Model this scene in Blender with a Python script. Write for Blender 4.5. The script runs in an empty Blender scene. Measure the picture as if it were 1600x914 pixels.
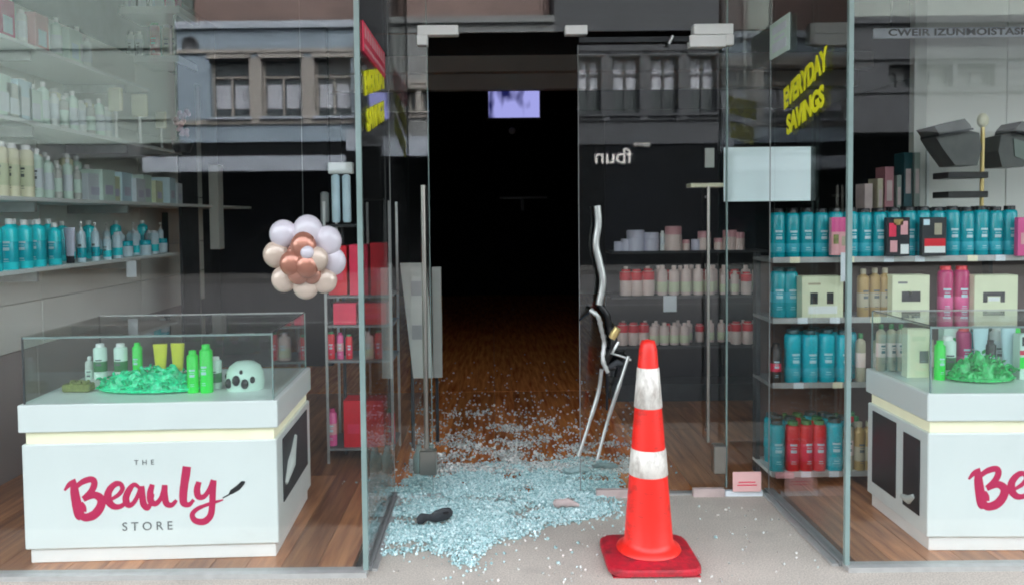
import bpy, bmesh, math, random
from mathutils import Vector, Matrix, Euler
random.seed(7)
R = math.radians
C = bpy.context.scene.collection
S = bpy.context.scene
PI = math.pi

# ---------------------------------------------------------------- camera
W0, H0, F0 = 1600.0, 914.0, 1250.0
CAM = Vector((0, 0, 1.4))
PITCH, ROLL = R(2.4), R(0.6)
RM = (Matrix.Rotation(PI / 2 - PITCH, 3, 'X') @ Matrix.Rotation(-ROLL, 3, 'Z'))
_d = RM.transposed() @ Vector((0, 1, 0))
_u, _v = F0 * _d.x / -_d.z, -F0 * _d.y / -_d.z
SX, SY = (800 + _u - 770) / 1600.0, (340 - (457 + _v)) / 1600.0     # horizon at y = 340, depth lines meet at x = 770
cd = bpy.data.cameras.new('camera'); cam = bpy.data.objects.new('camera', cd); C.objects.link(cam)
cam.location = CAM; cam.rotation_euler = RM.to_euler()
cd.sensor_width = 36; cd.lens = F0 / W0 * 36; cd.shift_x = SX; cd.shift_y = SY
cd.clip_start = .05; cd.clip_end = 400
cd.dof.use_dof = True; cd.dof.focus_distance = 3.5; cd.dof.aperture_fstop = 5.6
S.camera = cam
def ray(px, py):
    return RM @ Vector(((px - 800 + SX * 1600) / F0, -(py - 457 - SY * 1600) / F0, -1))
def at(px, py, Y):                      # point of the plane Y seen at a pixel of the photograph
    d = ray(px, py); return CAM + d * (Y / d.y)
def fl(px, py, z=0.0):                  # point of the plane Z seen at a pixel
    d = ray(px, py); return CAM + d * ((z - CAM.z) / d.z)
def atx(px, py, X):
    d = ray(px, py); return CAM + d * (X / d.x)

# ---------------------------------------------------------------- sky, sun, exposure
w = bpy.data.worlds.new('World'); S.world = w; w.use_nodes = True
nt = w.node_tree; bg = nt.nodes['Background']
sky = nt.nodes.new('ShaderNodeTexSky'); sky.sky_type = 'NISHITA'; sky.sun_disc = False
SUN_EL, SUN_AZ = R(48), R(25)
sky.sun_elevation = SUN_EL; sky.sun_rotation = SUN_AZ; sky.air_density = 1.3; sky.dust_density = 5; sky.ozone_density = 1
hs = nt.nodes.new('ShaderNodeHueSaturation'); hs.inputs['Saturation'].default_value = .25
nt.links.new(sky.outputs[0], hs.inputs['Color']); nt.links.new(hs.outputs[0], bg.inputs['Color'])
bg.inputs['Strength'].default_value = 0.15
sl = bpy.data.lights.new('sun', 'SUN'); sl.energy = 0.6; sl.angle = R(25); sl.color = (1, .97, .93)
so = bpy.data.objects.new('sun', sl); C.objects.link(so)
sd = Vector((math.sin(SUN_AZ) * math.cos(SUN_EL), math.cos(SUN_AZ) * math.cos(SUN_EL), math.sin(SUN_EL)))
so.rotation_euler = sd.to_track_quat('Z', 'Y').to_euler()
S.view_settings.view_transform = 'Standard'; S.view_settings.look = 'None'
S.view_settings.exposure = 3.56; S.view_settings.gamma = 1
S.render.engine = 'CYCLES'
cy = S.cycles
cy.max_bounces = 10; cy.diffuse_bounces = 4; cy.glossy_bounces = 5; cy.transmission_bounces = 6; cy.transparent_max_bounces = 40
cy.use_denoising = True; cy.sample_clamp_indirect = 6; cy.caustics_reflective = False; cy.caustics_refractive = False
cy.pixel_filter_type = 'BLACKMAN_HARRIS'; cy.filter_width = 1.9

# ---------------------------------------------------------------- materials
M = {}
def mat(name, col, rough=.5, metal=0, var=.06, scale=12, spec=.5, emit=None, bump=0.0, coat=0):
    m = bpy.data.materials.new(name); m.use_nodes = True; n = m.node_tree; b = n.nodes['Principled BSDF']
    b.inputs['Roughness'].default_value = rough; b.inputs['Metallic'].default_value = metal
    b.inputs['Specular IOR Level'].default_value = spec; b.inputs['Coat Weight'].default_value = coat
    tc = n.nodes.new('ShaderNodeTexCoord'); nz = n.nodes.new('ShaderNodeTexNoise')
    nz.inputs['Scale'].default_value = scale; nz.inputs['Detail'].default_value = 5
    n.links.new(tc.outputs['Object'], nz.inputs['Vector'])
    mr = n.nodes.new('ShaderNodeMapRange'); mr.inputs[1].default_value = .25; mr.inputs[2].default_value = .75
    mr.inputs[3].default_value = 1 - var; mr.inputs[4].default_value = 1 + var
    n.links.new(nz.outputs[0], mr.inputs[0])
    vm = n.nodes.new('ShaderNodeVectorMath'); vm.operation = 'SCALE'; vm.inputs[0].default_value = col[:3]
    n.links.new(mr.outputs[0], vm.inputs['Scale']); n.links.new(vm.outputs[0], b.inputs['Base Color'])
    if emit: b.inputs['Emission Color'].default_value = (*emit[:3], 1); b.inputs['Emission Strength'].default_value = emit[3]
    if bump:
        bp = n.nodes.new('ShaderNodeBump'); bp.inputs['Strength'].default_value = bump; bp.inputs['Distance'].default_value = .004
        n.links.new(nz.outputs[0], bp.inputs['Height']); n.links.new(bp.outputs[0], b.inputs['Normal'])
    M[name] = m; return m

def glass_mat(name, tint=(.965, .985, .98), ior=1.52, dirt=.02, rough=0.0):
    m = bpy.data.materials.new(name); m.use_nodes = True; n = m.node_tree; n.nodes.clear()
    out = n.nodes.new('ShaderNodeOutputMaterial'); tr = n.nodes.new('ShaderNodeBsdfTransparent'); gl = n.nodes.new('ShaderNodeBsdfGlossy')
    df = n.nodes.new('ShaderNodeBsdfDiffuse'); mx = n.nodes.new('ShaderNodeMixShader'); mx2 = n.nodes.new('ShaderNodeMixShader')
    tr.inputs[0].default_value = (*tint, 1); gl.inputs['Roughness'].default_value = rough; df.inputs[0].default_value = (.6, .68, .66, 1)
    # one surface stands for a pane side: fresnel from the geometric angle, same from both sides
    lw = n.nodes.new('ShaderNodeFresnel'); lw.inputs['IOR'].default_value = ior
    geo = n.nodes.new('ShaderNodeNewGeometry'); bf = n.nodes.new('ShaderNodeMix'); bf.data_type = 'FLOAT'
    bf.inputs['A'].default_value = ior; bf.inputs['B'].default_value = 1 / ior
    n.links.new(geo.outputs['Backfacing'], bf.inputs['Factor'])
    fr = lw
    # dot(normal, incoming) based schlick, avoids total internal reflection inside the pane
    dt = n.nodes.new('ShaderNodeVectorMath'); dt.operation = 'DOT_PRODUCT'
    n.links.new(geo.outputs['Normal'], dt.inputs[0]); n.links.new(geo.outputs['Incoming'], dt.inputs[1])
    ab = n.nodes.new('ShaderNodeMath'); ab.operation = 'ABSOLUTE'; n.links.new(dt.outputs['Value'], ab.inputs[0])
    om = n.nodes.new('ShaderNodeMath'); om.operation = 'SUBTRACT'; om.inputs[0].default_value = 1; n.links.new(ab.outputs[0], om.inputs[1])
    pw = n.nodes.new('ShaderNodeMath'); pw.operation = 'POWER'; pw.inputs[1].default_value = 5; n.links.new(om.outputs[0], pw.inputs[0])
    f0 = ((ior - 1) / (ior + 1)) ** 2
    ma = n.nodes.new('ShaderNodeMath'); ma.operation = 'MULTIPLY_ADD'; ma.inputs[1].default_value = 1 - f0; ma.inputs[2].default_value = f0
    n.links.new(pw.outputs[0], ma.inputs[0])
    n.nodes.remove(lw); n.nodes.remove(bf)
    n.links.new(ma.outputs[0], mx.inputs[0]); n.links.new(tr.outputs[0], mx.inputs[1]); n.links.new(gl.outputs[0], mx.inputs[2])
    tc = n.nodes.new('ShaderNodeTexCoord'); nz = n.nodes.new('ShaderNodeTexNoise'); nz.inputs['Scale'].default_value = 3; nz.inputs['Detail'].default_value = 6
    n.links.new(tc.outputs['Object'], nz.inputs['Vector'])
    dm = n.nodes.new('ShaderNodeMath'); dm.operation = 'MULTIPLY'; dm.inputs[1].default_value = dirt; n.links.new(nz.outputs[0], dm.inputs[0])
    n.links.new(dm.outputs[0], mx2.inputs[0]); n.links.new(mx.outputs[0], mx2.inputs[1]); n.links.new(df.outputs[0], mx2.inputs[2])
    n.links.new(mx2.outputs[0], out.inputs['Surface'])
    M[name] = m; return m

glass_mat('glass', ior=1.6, dirt=.002, rough=.016)
glass_mat('case_glass', tint=(.95, .99, .975), ior=1.45, dirt=.008)
mat('glass_edge', (.2, .28, .265), .2, var=.15, scale=5)
mat('white', (.78, .82, .8), .35, var=.03, scale=4)
mat('strip_light', (.85, .82, .6), .45, emit=(1, .95, .66, .02))
mat('white2', (.86, .86, .84), .4, var=.02)
mat('cream', (.85, .82, .6), .45, var=.05)
mat('grey_panel', (.58, .6, .56), .55, var=.05, scale=3)
mat('wall_pale', (.84, .85, .8), .6, var=.05, scale=2)
mat('pink_grey', (.4, .34, .33), .6, var=.06, scale=3)
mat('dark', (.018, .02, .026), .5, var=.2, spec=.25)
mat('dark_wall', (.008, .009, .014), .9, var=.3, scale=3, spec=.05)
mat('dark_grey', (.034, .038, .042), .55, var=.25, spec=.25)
mat('mid_grey', (.2, .21, .21), .5, var=.12)
mat('hood', (.1, .105, .1), .45, var=.2)
mat('crazed', (.5, .68, .68), .3, var=.4, scale=160)
mat('print_dark', (.12, .14, .14), .5)
mat('print_light', (.5, .72, .78), .5)
mat('dusky', (.34, .14, .16), .5)
mat('grey_dim', (.22, .27, .24), .5)
mat('board_grey', (.36, .38, .35), .6, var=.1, scale=4)
mat('chrome', (.42, .41, .38), .28, 1, var=.06)
mat('silver', (.55, .57, .56), .32, .75, var=.1, scale=40)
mat('brass', (.75, .58, .25), .3, .6)
mat('alu', (.48, .49, .48), .4, .5, var=.1, scale=25)
mat('teal', (.0, .35, .42), .25, var=.08, scale=30)
mat('teal2', (.0, .45, .55), .25, var=.08, scale=30)
mat('cyan', (.02, .7, .78), .22, var=.1, scale=30)
mat('teal_dark', (.005, .06, .07), .35)
mat('teal_label', (.02, .42, .52), .4, var=.1)
mat('red', (.72, .012, .03), .35, var=.1)
mat('red2', (.78, .03, .09), .35, var=.1)
mat('magenta', (.5, .01, .14), .3, var=.12)
mat('pink', (.72, .36, .38), .4)
mat('hotpink', (.72, .1, .3), .4)
mat('cream_pink', (.78, .62, .57), .4)
mat('gold', (.4, .27, .1), .35, .2)
mat('beige', (.42, .38, .27), .45)
mat('green', (.01, .75, .06), .3, var=.1)
mat('green_mint', (.01, .72, .34), .15, var=.45, scale=60)
mat('green_mid', (.02, .5, .12), .15, var=.45, scale=50)
mat('green_dark', (.03, .2, .06), .4)
mat('yellow', (.75, .72, .05), .35)
mat('olive', (.2, .22, .06), .5, var=.4, scale=60)
mat('box_cream', (.7, .74, .52), .55, var=.05)
mat('lilac', (.6, .6, .72), .45)
mat('blue_white', (.6, .78, .86), .4)
mat('mint_white', (.68, .84, .75), .4)
mat('black', (.008, .008, .009), .35, var=.2)
mat('cone_red', (.85, .022, .014), .42, var=.1, scale=9, bump=.1)
mat('cone_base', (.52, .012, .03), .55, var=.18, scale=9, bump=.15)
mat('cone_white', (.72, .7, .64), .4, var=.14, scale=22)
mat('logo_pink', (.56, .012, .09), .5, var=.03)
mat('logo_grey', (.16, .17, .17), .5)
mat('sticker_yellow', (.9, .88, .02), .45, var=.04)
mat('paper', (.78, .88, .9), .6, var=.03, scale=2)
mat('tag', (.72, .78, .82), .6)
mat('pink_card', (.82, .5, .48), .6)
mat('pebble_pink', (.5, .4, .38), .7, var=.2)
mat('rose', (.6, .24, .17), .2, .35, var=.15, scale=10, coat=.4)
mat('pearl', (.82, .72, .8), .22, .0, var=.06, scale=12, coat=.5)
mat('champagne', (.8, .6, .5), .22, .1, var=.12, scale=14, coat=.5)
mat('soffit', (.15, .1, .09), .7, var=.3, scale=2)
mat('soffit_red', (.16, .03, .035), .6, var=.2, scale=3)
mat('asphalt', (.05, .05, .05), .85, var=.15, scale=20)
mat('road', (.05, .05, .052), .85, var=.2, scale=30)
mat('facade_blue', (.19, .245, .3), .7, var=.12, scale=1.5)
mat('facade_grey', (.15, .16, .165), .7, var=.12, scale=1.5)
mat('facade_teal', (.2, .25, .235), .7, var=.2, scale=1.2)
mat('facade_dark', (.045, .05, .058), .7, var=.15, scale=1.5)
mat('facade_beige', (.25, .235, .22), .7, var=.1, scale=1.5)
mat('facade_pale', (.27, .31, .29), .7, var=.1, scale=1.5)
mat('window_dark', (.04, .05, .055), .35, var=.3, scale=2)
mat('blind', (.33, .35, .4), .7, var=.1, scale=3)
mat('awning_silver', (.32, .36, .42), .45, .2, var=.08, scale=2)
mat('shopglass_dark', (.007, .008, .009), .7, var=.3, spec=.06)
mat('sign_white', (.8, .84, .92), .5)

def grime(name, col, sc, lo, hi):
    n = M[name].node_tree; b = n.nodes['Principled BSDF']; src = b.inputs['Base Color'].links[0].from_socket
    tc = n.nodes.new('ShaderNodeTexCoord'); mp = n.nodes.new('ShaderNodeMapping'); mp.inputs['Scale'].default_value = sc
    nz = n.nodes.new('ShaderNodeTexNoise'); nz.inputs['Scale'].default_value = 1; nz.inputs['Detail'].default_value = 8; nz.inputs['Roughness'].default_value = .7
    n.links.new(tc.outputs['Object'], mp.inputs[0]); n.links.new(mp.outputs[0], nz.inputs[0])
    mr = n.nodes.new('ShaderNodeMapRange'); mr.inputs[1].default_value = lo; mr.inputs[2].default_value = hi; n.links.new(nz.outputs[0], mr.inputs[0])
    mx = n.nodes.new('ShaderNodeMix'); mx.data_type = 'RGBA'; n.links.new(mr.outputs[0], mx.inputs['Factor']); n.links.new(src, mx.inputs['A']); mx.inputs['B'].default_value = (*col, 1)
    n.links.new(mx.outputs['Result'], b.inputs['Base Color'])
grime('cone_red', (.3, .02, .015), (14, 14, 26), .5, .78)
grime('cone_base', (.16, .02, .025), (16, 16, 16), .44, .7)
grime('cone_white', (.34, .3, .26), (34, 34, 14), .45, .72)
grime('white', (.6, .62, .6), (2, 2, 5), .6, .85)
# paving: speckled concrete with stains
def paving_mat():
    m = mat('paving', (.54, .5, .445), .8, var=.12, scale=3, bump=.1); n = m.node_tree; b = n.nodes['Principled BSDF']
    tc = n.nodes.new('ShaderNodeTexCoord'); f = n.nodes.new('ShaderNodeTexNoise'); f.inputs['Scale'].default_value = 160; f.inputs['Detail'].default_value = 3
    n.links.new(tc.outputs['Object'], f.inputs['Vector'])
    cr = n.nodes.new('ShaderNodeValToRGB'); cr.color_ramp.elements[0].position = .35; cr.color_ramp.elements[0].color = (.7, .69, .68, 1)
    cr.color_ramp.elements[1].position = .65; cr.color_ramp.elements[1].color = (1.12, 1.1, 1.08, 1)
    n.links.new(f.outputs[0], cr.inputs[0]); src = b.inputs['Base Color'].links[0].from_socket
    mx = n.nodes.new('ShaderNodeVectorMath'); mx.operation = 'MULTIPLY'; n.links.new(src, mx.inputs[0]); n.links.new(cr.outputs[0], mx.inputs[1])
    n.links.new(mx.outputs[0], b.inputs['Base Color'])
paving_mat()
grime('paving', (.36, .33, .3), (3, 5, 1), .55, .85)
def wood_mat(name, a, b_, rough=.35):
    m = bpy.data.materials.new(name); m.use_nodes = True; n = m.node_tree; b = n.nodes['Principled BSDF']; b.inputs['Roughness'].default_value = rough
    tc = n.nodes.new('ShaderNodeTexCoord'); mp = n.nodes.new('ShaderNodeMapping'); mp.inputs['Scale'].default_value = (22, 1.6, 1)
    oi = n.nodes.new('ShaderNodeObjectInfo'); ad = n.nodes.new('ShaderNodeVectorMath'); ad.operation = 'ADD'
    ml = n.nodes.new('ShaderNodeMath'); ml.operation = 'MULTIPLY'; ml.inputs[1].default_value = 37
    n.links.new(oi.outputs['Random'], ml.inputs[0]); n.links.new(tc.outputs['Object'], ad.inputs[0]); n.links.new(ml.outputs[0], ad.inputs[1])
    n.links.new(ad.outputs[0], mp.inputs[0])
    nz = n.nodes.new('ShaderNodeTexNoise'); nz.inputs['Scale'].default_value = 1.5; nz.inputs['Detail'].default_value = 7; nz.inputs['Distortion'].default_value = .4
    n.links.new(mp.outputs[0], nz.inputs['Vector'])
    cr = n.nodes.new('ShaderNodeValToRGB'); cr.color_ramp.elements[0].position = .3; cr.color_ramp.elements[0].color = (*a, 1)
    cr.color_ramp.elements[1].position = .72; cr.color_ramp.elements[1].color = (*b_, 1); n.links.new(nz.outputs[0], cr.inputs[0])
    mr = n.nodes.new('ShaderNodeMapRange'); mr.inputs[3].default_value = .72; mr.inputs[4].default_value = 1.25; n.links.new(oi.outputs['Random'], mr.inputs[0])
    vm = n.nodes.new('ShaderNodeVectorMath'); vm.operation = 'SCALE'; n.links.new(cr.outputs[0], vm.inputs[0]); n.links.new(mr.outputs[0], vm.inputs['Scale'])
    n.links.new(vm.outputs[0], b.inputs['Base Color'])
    bp = n.nodes.new('ShaderNodeBump'); bp.inputs['Strength'].default_value = .15; bp.inputs['Distance'].default_value = .002
    n.links.new(nz.outputs[0], bp.inputs['Height']); n.links.new(bp.outputs[0], b.inputs['Normal'])
    M[name] = m
wood_mat('wood', (.22, .075, .035), (.55, .25, .11))
wood_mat('wood_warm', (.4, .1, .025), (.85, .32, .09), .24)
def shard_mat():
    m = bpy.data.materials.new('shards'); m.use_nodes = True; n = m.node_tree; b = n.nodes['Principled BSDF']; b.inputs['Roughness'].default_value = .18
    at_ = n.nodes.new('ShaderNodeNewGeometry'); cr = n.nodes.new('ShaderNodeValToRGB')
    cr.color_ramp.elements[0].color = (.27, .44, .45, 1); cr.color_ramp.elements[1].color = (.68, .83, .83, 1)
    e = cr.color_ramp.elements.new(.5); e.color = (.41, .62, .63, 1)
    n.links.new(at_.outputs['Random Per Island'], cr.inputs[0]); n.links.new(cr.outputs[0], b.inputs['Base Color'])
    b.inputs['Specular IOR Level'].default_value = .8; M['shards'] = m
    m2 = m.copy(); m2.name = 'shards_in'; M['shards_in'] = m2
    c2 = [x for x in m2.node_tree.nodes if x.type == 'VALTORGB'][0].color_ramp.elements
    c2[0].color = (.3, .27, .24, 1); c2[1].color = (.55, .62, .6, 1); c2[2].color = (.8, .74, .7, 1)
shard_mat()

# ---------------------------------------------------------------- mesh helpers
class MB:
    def __init__(s): s.v = []; s.f = []; s.m = []; s.sm = []
    def add(s, vs, fs, mi=0, smooth=False, T=None):
        o = len(s.v); s.v += [tuple(T @ Vector(v)) if T is not None else tuple(v) for v in vs]
        for f in fs: s.f.append([i + o for i in f]); s.m.append(mi); s.sm.append(smooth)
        return s
    def box(s, x0, x1, y0, y1, z0, z1, mi=0, T=None, b=0.0):
        if b:
            x0b, x1b, y0b, y1b = x0 + b, x1 - b, y0 + b, y1 - b
            ring = lambda a0, a1, c0, c1, z, i: [(a0 + i, c0, z), (a1 - i, c0, z), (a1, c0 + i, z), (a1, c1 - i, z), (a1 - i, c1, z), (a0 + i, c1, z), (a0, c1 - i, z), (a0, c0 + i, z)]
            rs = [ring(x0b, x1b, y0b, y1b, z0, b * .4), ring(x0, x1, y0, y1, z0 + b, b), ring(x0, x1, y0, y1, z1 - b, b), ring(x0b, x1b, y0b, y1b, z1, b * .4)]
            vs = sum(rs, []); fs = [list(range(7, -1, -1)), list(range(24, 32))]
            for k in range(3):
                for i in range(8): j = (i + 1) % 8; fs.append([k * 8 + i, k * 8 + j, k * 8 + 8 + j, k * 8 + 8 + i])
            return s.add(vs, fs, mi, False, T)
        vs = [(x0, y0, z0), (x1, y0, z0), (x1, y1, z0), (x0, y1, z0), (x0, y0, z1), (x1, y0, z1), (x1, y1, z1), (x0, y1, z1)]
        return s.add(vs, [(0, 3, 2, 1), (4, 5, 6, 7), (0, 1, 5, 4), (1, 2, 6, 5), (2, 3, 7, 6), (3, 0, 4, 7)], mi, False, T)
    def lathe(s, prof, seg=16, mi=0, c=(0, 0, 0), T=None, sx=1, sy=1, smooth=True):
        vs = []; fs = []
        for r, z in prof:
            for k in range(seg):
                a = 2 * PI * k / seg; vs.append((c[0] + r * math.cos(a) * sx, c[1] + r * math.sin(a) * sy, c[2] + z))
        n = len(prof)
        for i in range(n - 1):
            for k in range(seg):
                j = (k + 1) % seg; fs.append([i * seg + k, i * seg + j, (i + 1) * seg + j, (i + 1) * seg + k])
        s.add(vs, fs, mi, smooth, T)
        s.add([vs[k] for k in range(seg)], [list(range(seg - 1, -1, -1))], mi, False, T)
        s.add([vs[(n - 1) * seg + k] for k in range(seg)], [list(range(seg))], mi, False, T)
        return s
    def sphere(s, c, r, mi=0, seg=20, sc=(1, 1, 1)):
        n = seg // 2; prof = []
        vs = []; fs = []
        for i in range(n + 1):
            t = PI * i / n
            for k in range(seg):
                a = 2 * PI * k / seg
                vs.append((c[0] + r * sc[0] * math.sin(t) * math.cos(a), c[1] + r * sc[1] * math.sin(t) * math.sin(a), c[2] - r * sc[2] * math.cos(t)))
        for i in range(n):
            for k in range(seg):
                j = (k + 1) % seg; fs.append([i * seg + k, i * seg + j, (i + 1) * seg + j, (i + 1) * seg + k])
        return s.add(vs, fs, mi, True)
    def tube(s, pts, rad, seg=10, mi=0, flat=1.0):
        pts = [Vector(p) for p in pts]; n = len(pts); rad = rad if isinstance(rad, (list, tuple)) else [rad] * n
        vs = []; up = None
        for i, p in enumerate(pts):
            t = (pts[min(i + 1, n - 1)] - pts[max(i - 1, 0)]).normalized()
            if up is None: up = Vector((0, 1, 0)) if abs(t.y) < .9 else Vector((1, 0, 0))
            a = t.cross(up).normalized(); b = a.cross(t).normalized(); up = b
            for k in range(seg):
                q = 2 * PI * k / seg; vs.append(tuple(p + a * math.cos(q) * rad[i] + b * math.sin(q) * rad[i] * flat))
        fs = []
        for i in range(n - 1):
            for k in range(seg):
                j = (k + 1) % seg; fs.append([i * seg + k, i * seg + j, (i + 1) * seg + j, (i + 1) * seg + k])
        s.add(vs, fs, mi, True); s.add(vs[:seg], [list(range(seg))], mi); s.add(vs[-seg:], [list(range(seg - 1, -1, -1))], mi)
        return s
    def mesh(s, name, mats):
        me = bpy.data.meshes.new(name); me.from_pydata(s.v, [], s.f)
        for m in mats: me.materials.append(M[m])
        me.polygons.foreach_set('material_index', s.m); me.polygons.foreach_set('use_smooth', s.sm); me.update()
        bm = bmesh.new(); bm.from_mesh(me); bmesh.ops.recalc_face_normals(bm, faces=bm.faces); bm.to_mesh(me); bm.free()
        return me
def catmull(pts, n=6):
    out = []; P = [Vector(p) for p in pts]; P = [2 * P[0] - P[1]] + P + [2 * P[-1] - P[-2]]
    for i in range(1, len(P) - 2):
        for k in range(n):
            t = k / n; a, b, c, d = P[i - 1], P[i], P[i + 1], P[i + 2]
            out.append(.5 * ((2 * b) + (c - a) * t + (2 * a - 5 * b + 4 * c - d) * t * t + (3 * b - a - 3 * c + d) * t ** 3))
    out.append(P[-2]); return out
def link(name, data, parent=None, loc=None, rz=None):
    o = bpy.data.objects.new(name, data); C.objects.link(o)
    if parent: o.parent = parent
    if loc is not None: o.location = loc
    if rz is not None: o.rotation_euler = (0, 0, rz)
    return o
def part(name, mb, mats, parent, loc=None, label=None):
    if isinstance(mats, str): mats = [mats]
    o = link(name, mb.mesh(name, mats), parent, loc)
    if label: o['label'] = label
    return o
def tag(o, label, cat, group=None):
    o['label'] = label; o['category'] = cat
    if group: o['group'] = group
    return o
def thing(name, label, cat, loc=(0, 0, 0), rz=0, group=None):
    return tag(link(name, None, None, loc, rz), label, cat, group)
def solo(name, mb, mats, label, cat, loc=None, rz=None, group=None):
    if isinstance(mats, str): mats = [mats]
    return tag(link(name, mb.mesh(name, mats), None, loc, rz), label, cat, group)
def struct(name, mb, mats):
    if isinstance(mats, str): mats = [mats]
    o = link(name, mb.mesh(name, mats)); o['kind'] = 'structure'; return o
ORD = 'first second third fourth fifth sixth seventh eighth ninth tenth eleventh twelfth thirteenth fourteenth fifteenth sixteenth seventeenth eighteenth'.split()
def txt(name, body, size, parent, M4, mt, ext=.001, align='CENTER', space=1.0, shear=0.0, label=None, offset=0.0):
    c = bpy.data.curves.new(name, 'FONT'); c.body = body; c.size = size; c.extrude = ext; c.align_x = align; c.align_y = 'CENTER'
    c.space_character = space; c.shear = shear; c.offset = offset; c.resolution_u = 4; c.materials.append(M[mt])
    o = bpy.data.objects.new(name, c)
    return to_mesh_object(o, name, parent, M4)
def to_mesh_object(o, name, parent, M4):
    C.objects.link(o); dg = bpy.context.evaluated_depsgraph_get(); dg.update()
    me = bpy.data.meshes.new_from_object(o.evaluated_get(dg)); me.name = name; bpy.data.objects.remove(o)
    q = bpy.data.objects.new(name, me); C.objects.link(q); q.parent = parent; q.matrix_local = M4; return q

GY, DY, LX, RX = 3.10, 3.98, -.508, 1.376       # front glass plane, door plane, the recess' side panes
TOP = 2.75

# ---------------------------------------------------------------- ground, shell of the shop
mb = MB(); mb.box(-40, 40, -4.6, 2.6, -.12, -.004); struct('footpath', mb, 'asphalt')
mb = MB(); mb.box(-40, 40, 2.604, GY, -.12, 0); mb.box(LX, RX, GY, DY, -.12, 0); struct('pavement', mb, 'paving')
mb = MB(); mb.box(-40, 40, -13.0, -4.72, -.35, -.13); struct('road', mb, 'road')
mb = MB(); mb.box(-40, 40, -4.72, -4.6, -.13, .001); struct('kerb', mb, 'mid_grey')
mb = MB(); mb.box(-60, 60, -60, -13.0, -.3, -.004); struct('ground', mb, 'asphalt')
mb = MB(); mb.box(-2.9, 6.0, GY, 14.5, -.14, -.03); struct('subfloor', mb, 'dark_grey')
floor = link('shop_floor', None); floor['kind'] = 'structure'
PW = .145
def plank_run(x0, ys, ye, lens, wm='wood'):
    y = ys
    while y < ye - .01:
        l = min(random.choice(lens), ye - y)
        b = MB(); b.box(.0015, PW - .0015, .001, l - .002, -.0295, -random.uniform(0, .0008), b=0)
        part('plank', b, wm, floor, (x0, y, 0)); y += l
k = 0; x = -2.9
while x < 4.4:
    inside = (x + PW > LX - .03 and x < RX + .03)
    ys = DY + .03 if inside else GY + .03
    plank_run(x, ys, 6.4 if x < 2.6 else 5.2, (1.2, 1.8, 2.4), 'wood_warm' if inside and x < 1.0 else 'wood'); x += PW
b = MB(); xx = -2.9
while xx < 6:
    b.box(xx, xx + PW - .003, 6.41 if xx < 2.6 else 5.21, 14.4, -.0295, -.0005); xx += PW
o = part('plank', b, 'wood_warm', floor); o['kind'] = 'stuff'
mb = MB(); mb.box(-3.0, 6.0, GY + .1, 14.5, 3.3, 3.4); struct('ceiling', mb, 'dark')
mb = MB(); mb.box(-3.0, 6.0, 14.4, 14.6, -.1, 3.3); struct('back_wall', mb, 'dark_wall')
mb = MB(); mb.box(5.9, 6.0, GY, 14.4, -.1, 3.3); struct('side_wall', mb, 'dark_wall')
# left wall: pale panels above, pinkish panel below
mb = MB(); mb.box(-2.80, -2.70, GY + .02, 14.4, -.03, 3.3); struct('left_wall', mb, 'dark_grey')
lw_ = thing('wall_panelling', 'pale grey panelling with thin seams behind the left wall shelves', 'panelling', (-2.7, 3.3, 0))
for j, (z0, z1) in enumerate([(.70, .955), (.96, 1.215), (1.22, 1.60), (1.605, 2.05), (2.055, 2.6)]):
    for i in range(3):
        b = MB(); b.box(0, .095, i * 1.3 + .002, i * 1.3 + 1.297, z0, z1, b=.003); part('panel', b, 'wall_pale', lw_)
for i in range(3):
    b = MB(); b.box(0, .06, i * 1.3 + .003, i * 1.3 + 1.296, 0, .69, b=.004); part('plinth_panel', b, 'pink_grey', lw_)
# fascia, verandah
mb = MB(); mb.box(-20, 20, GY, GY + .25, 3.3, 9); mb.box(-20, LX, GY - .02, GY + .1, TOP, 3.3); mb.box(RX, 20, GY - .02, GY + .1, TOP, 3.3)
mb.box(LX, RX, GY, DY, TOP, 3.3); mb.box(-20, -3.0, GY, GY + .2, -.1, TOP); mb.box(6, 20, GY, GY + .2, -.1, TOP)
struct('shop_fascia_wall', mb, 'dark_grey')
ver = thing('verandah', 'brown boarded verandah roof above the shopfront, mirrored in the glass over the doors', 'verandah', (0, 0, 3.5))
VE = 1.3
for i in range(30):
    b = MB(); b.box(-14 + i * 1.0, -13.01 + i * 1.0, VE, GY - .03, .02, .05); part('soffit_board', b, 'soffit' if i % 3 else 'soffit_red', ver)
b = MB(); b.box(-14, 16, VE, GY - .03, .051, .1); part('roof', b, 'mid_grey', ver)
b = MB(); b.box(-14, 16, VE - .06, VE - .001, 0, .35); part('fascia_board', b, 'soffit_red', ver)

# ---------------------------------------------------------------- shopfront glass
sf = thing('glass_shopfront', 'frameless glass shopfront with a recessed entry between two display windows', 'shopfront', (0, 0, 0))
T_ = .012
def pane(x0, x1, y0, y1, z0, z1):
    b = MB(); b.box(x0, x1, y0, y1, z0, z1); return part('pane', b, 'glass', sf)
pane(-3.0, LX - T_ - .002, GY, GY + T_, .02, TOP); pane(RX + T_ + .002, 5.9, GY, GY + T_, .02, TOP)
pane(LX - T_, LX, GY + T_ + .002, DY + .0, .02, TOP); pane(RX, RX + T_, GY + T_ + .002, DY, .02, TOP)
OL = at(671, 400, DY).x; OR = at(905, 400, DY).x; JR = at(1136, 400, DY).x; HZ = at(800, 52, DY).z
pane(LX + .002, OL, DY, DY + T_, .02, HZ)                      # left sidelight
pane(JR + .004, RX - .002, DY, DY + T_, .02, HZ)               # right sidelight
pane(LX + .002, OL - .002, DY, DY + T_, HZ + .004, TOP); pane(OL + .002, JR - .002, DY, DY + T_, HZ + .004, TOP); pane(JR + .002, RX - .002, DY, DY + T_, HZ + .004, TOP)
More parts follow.
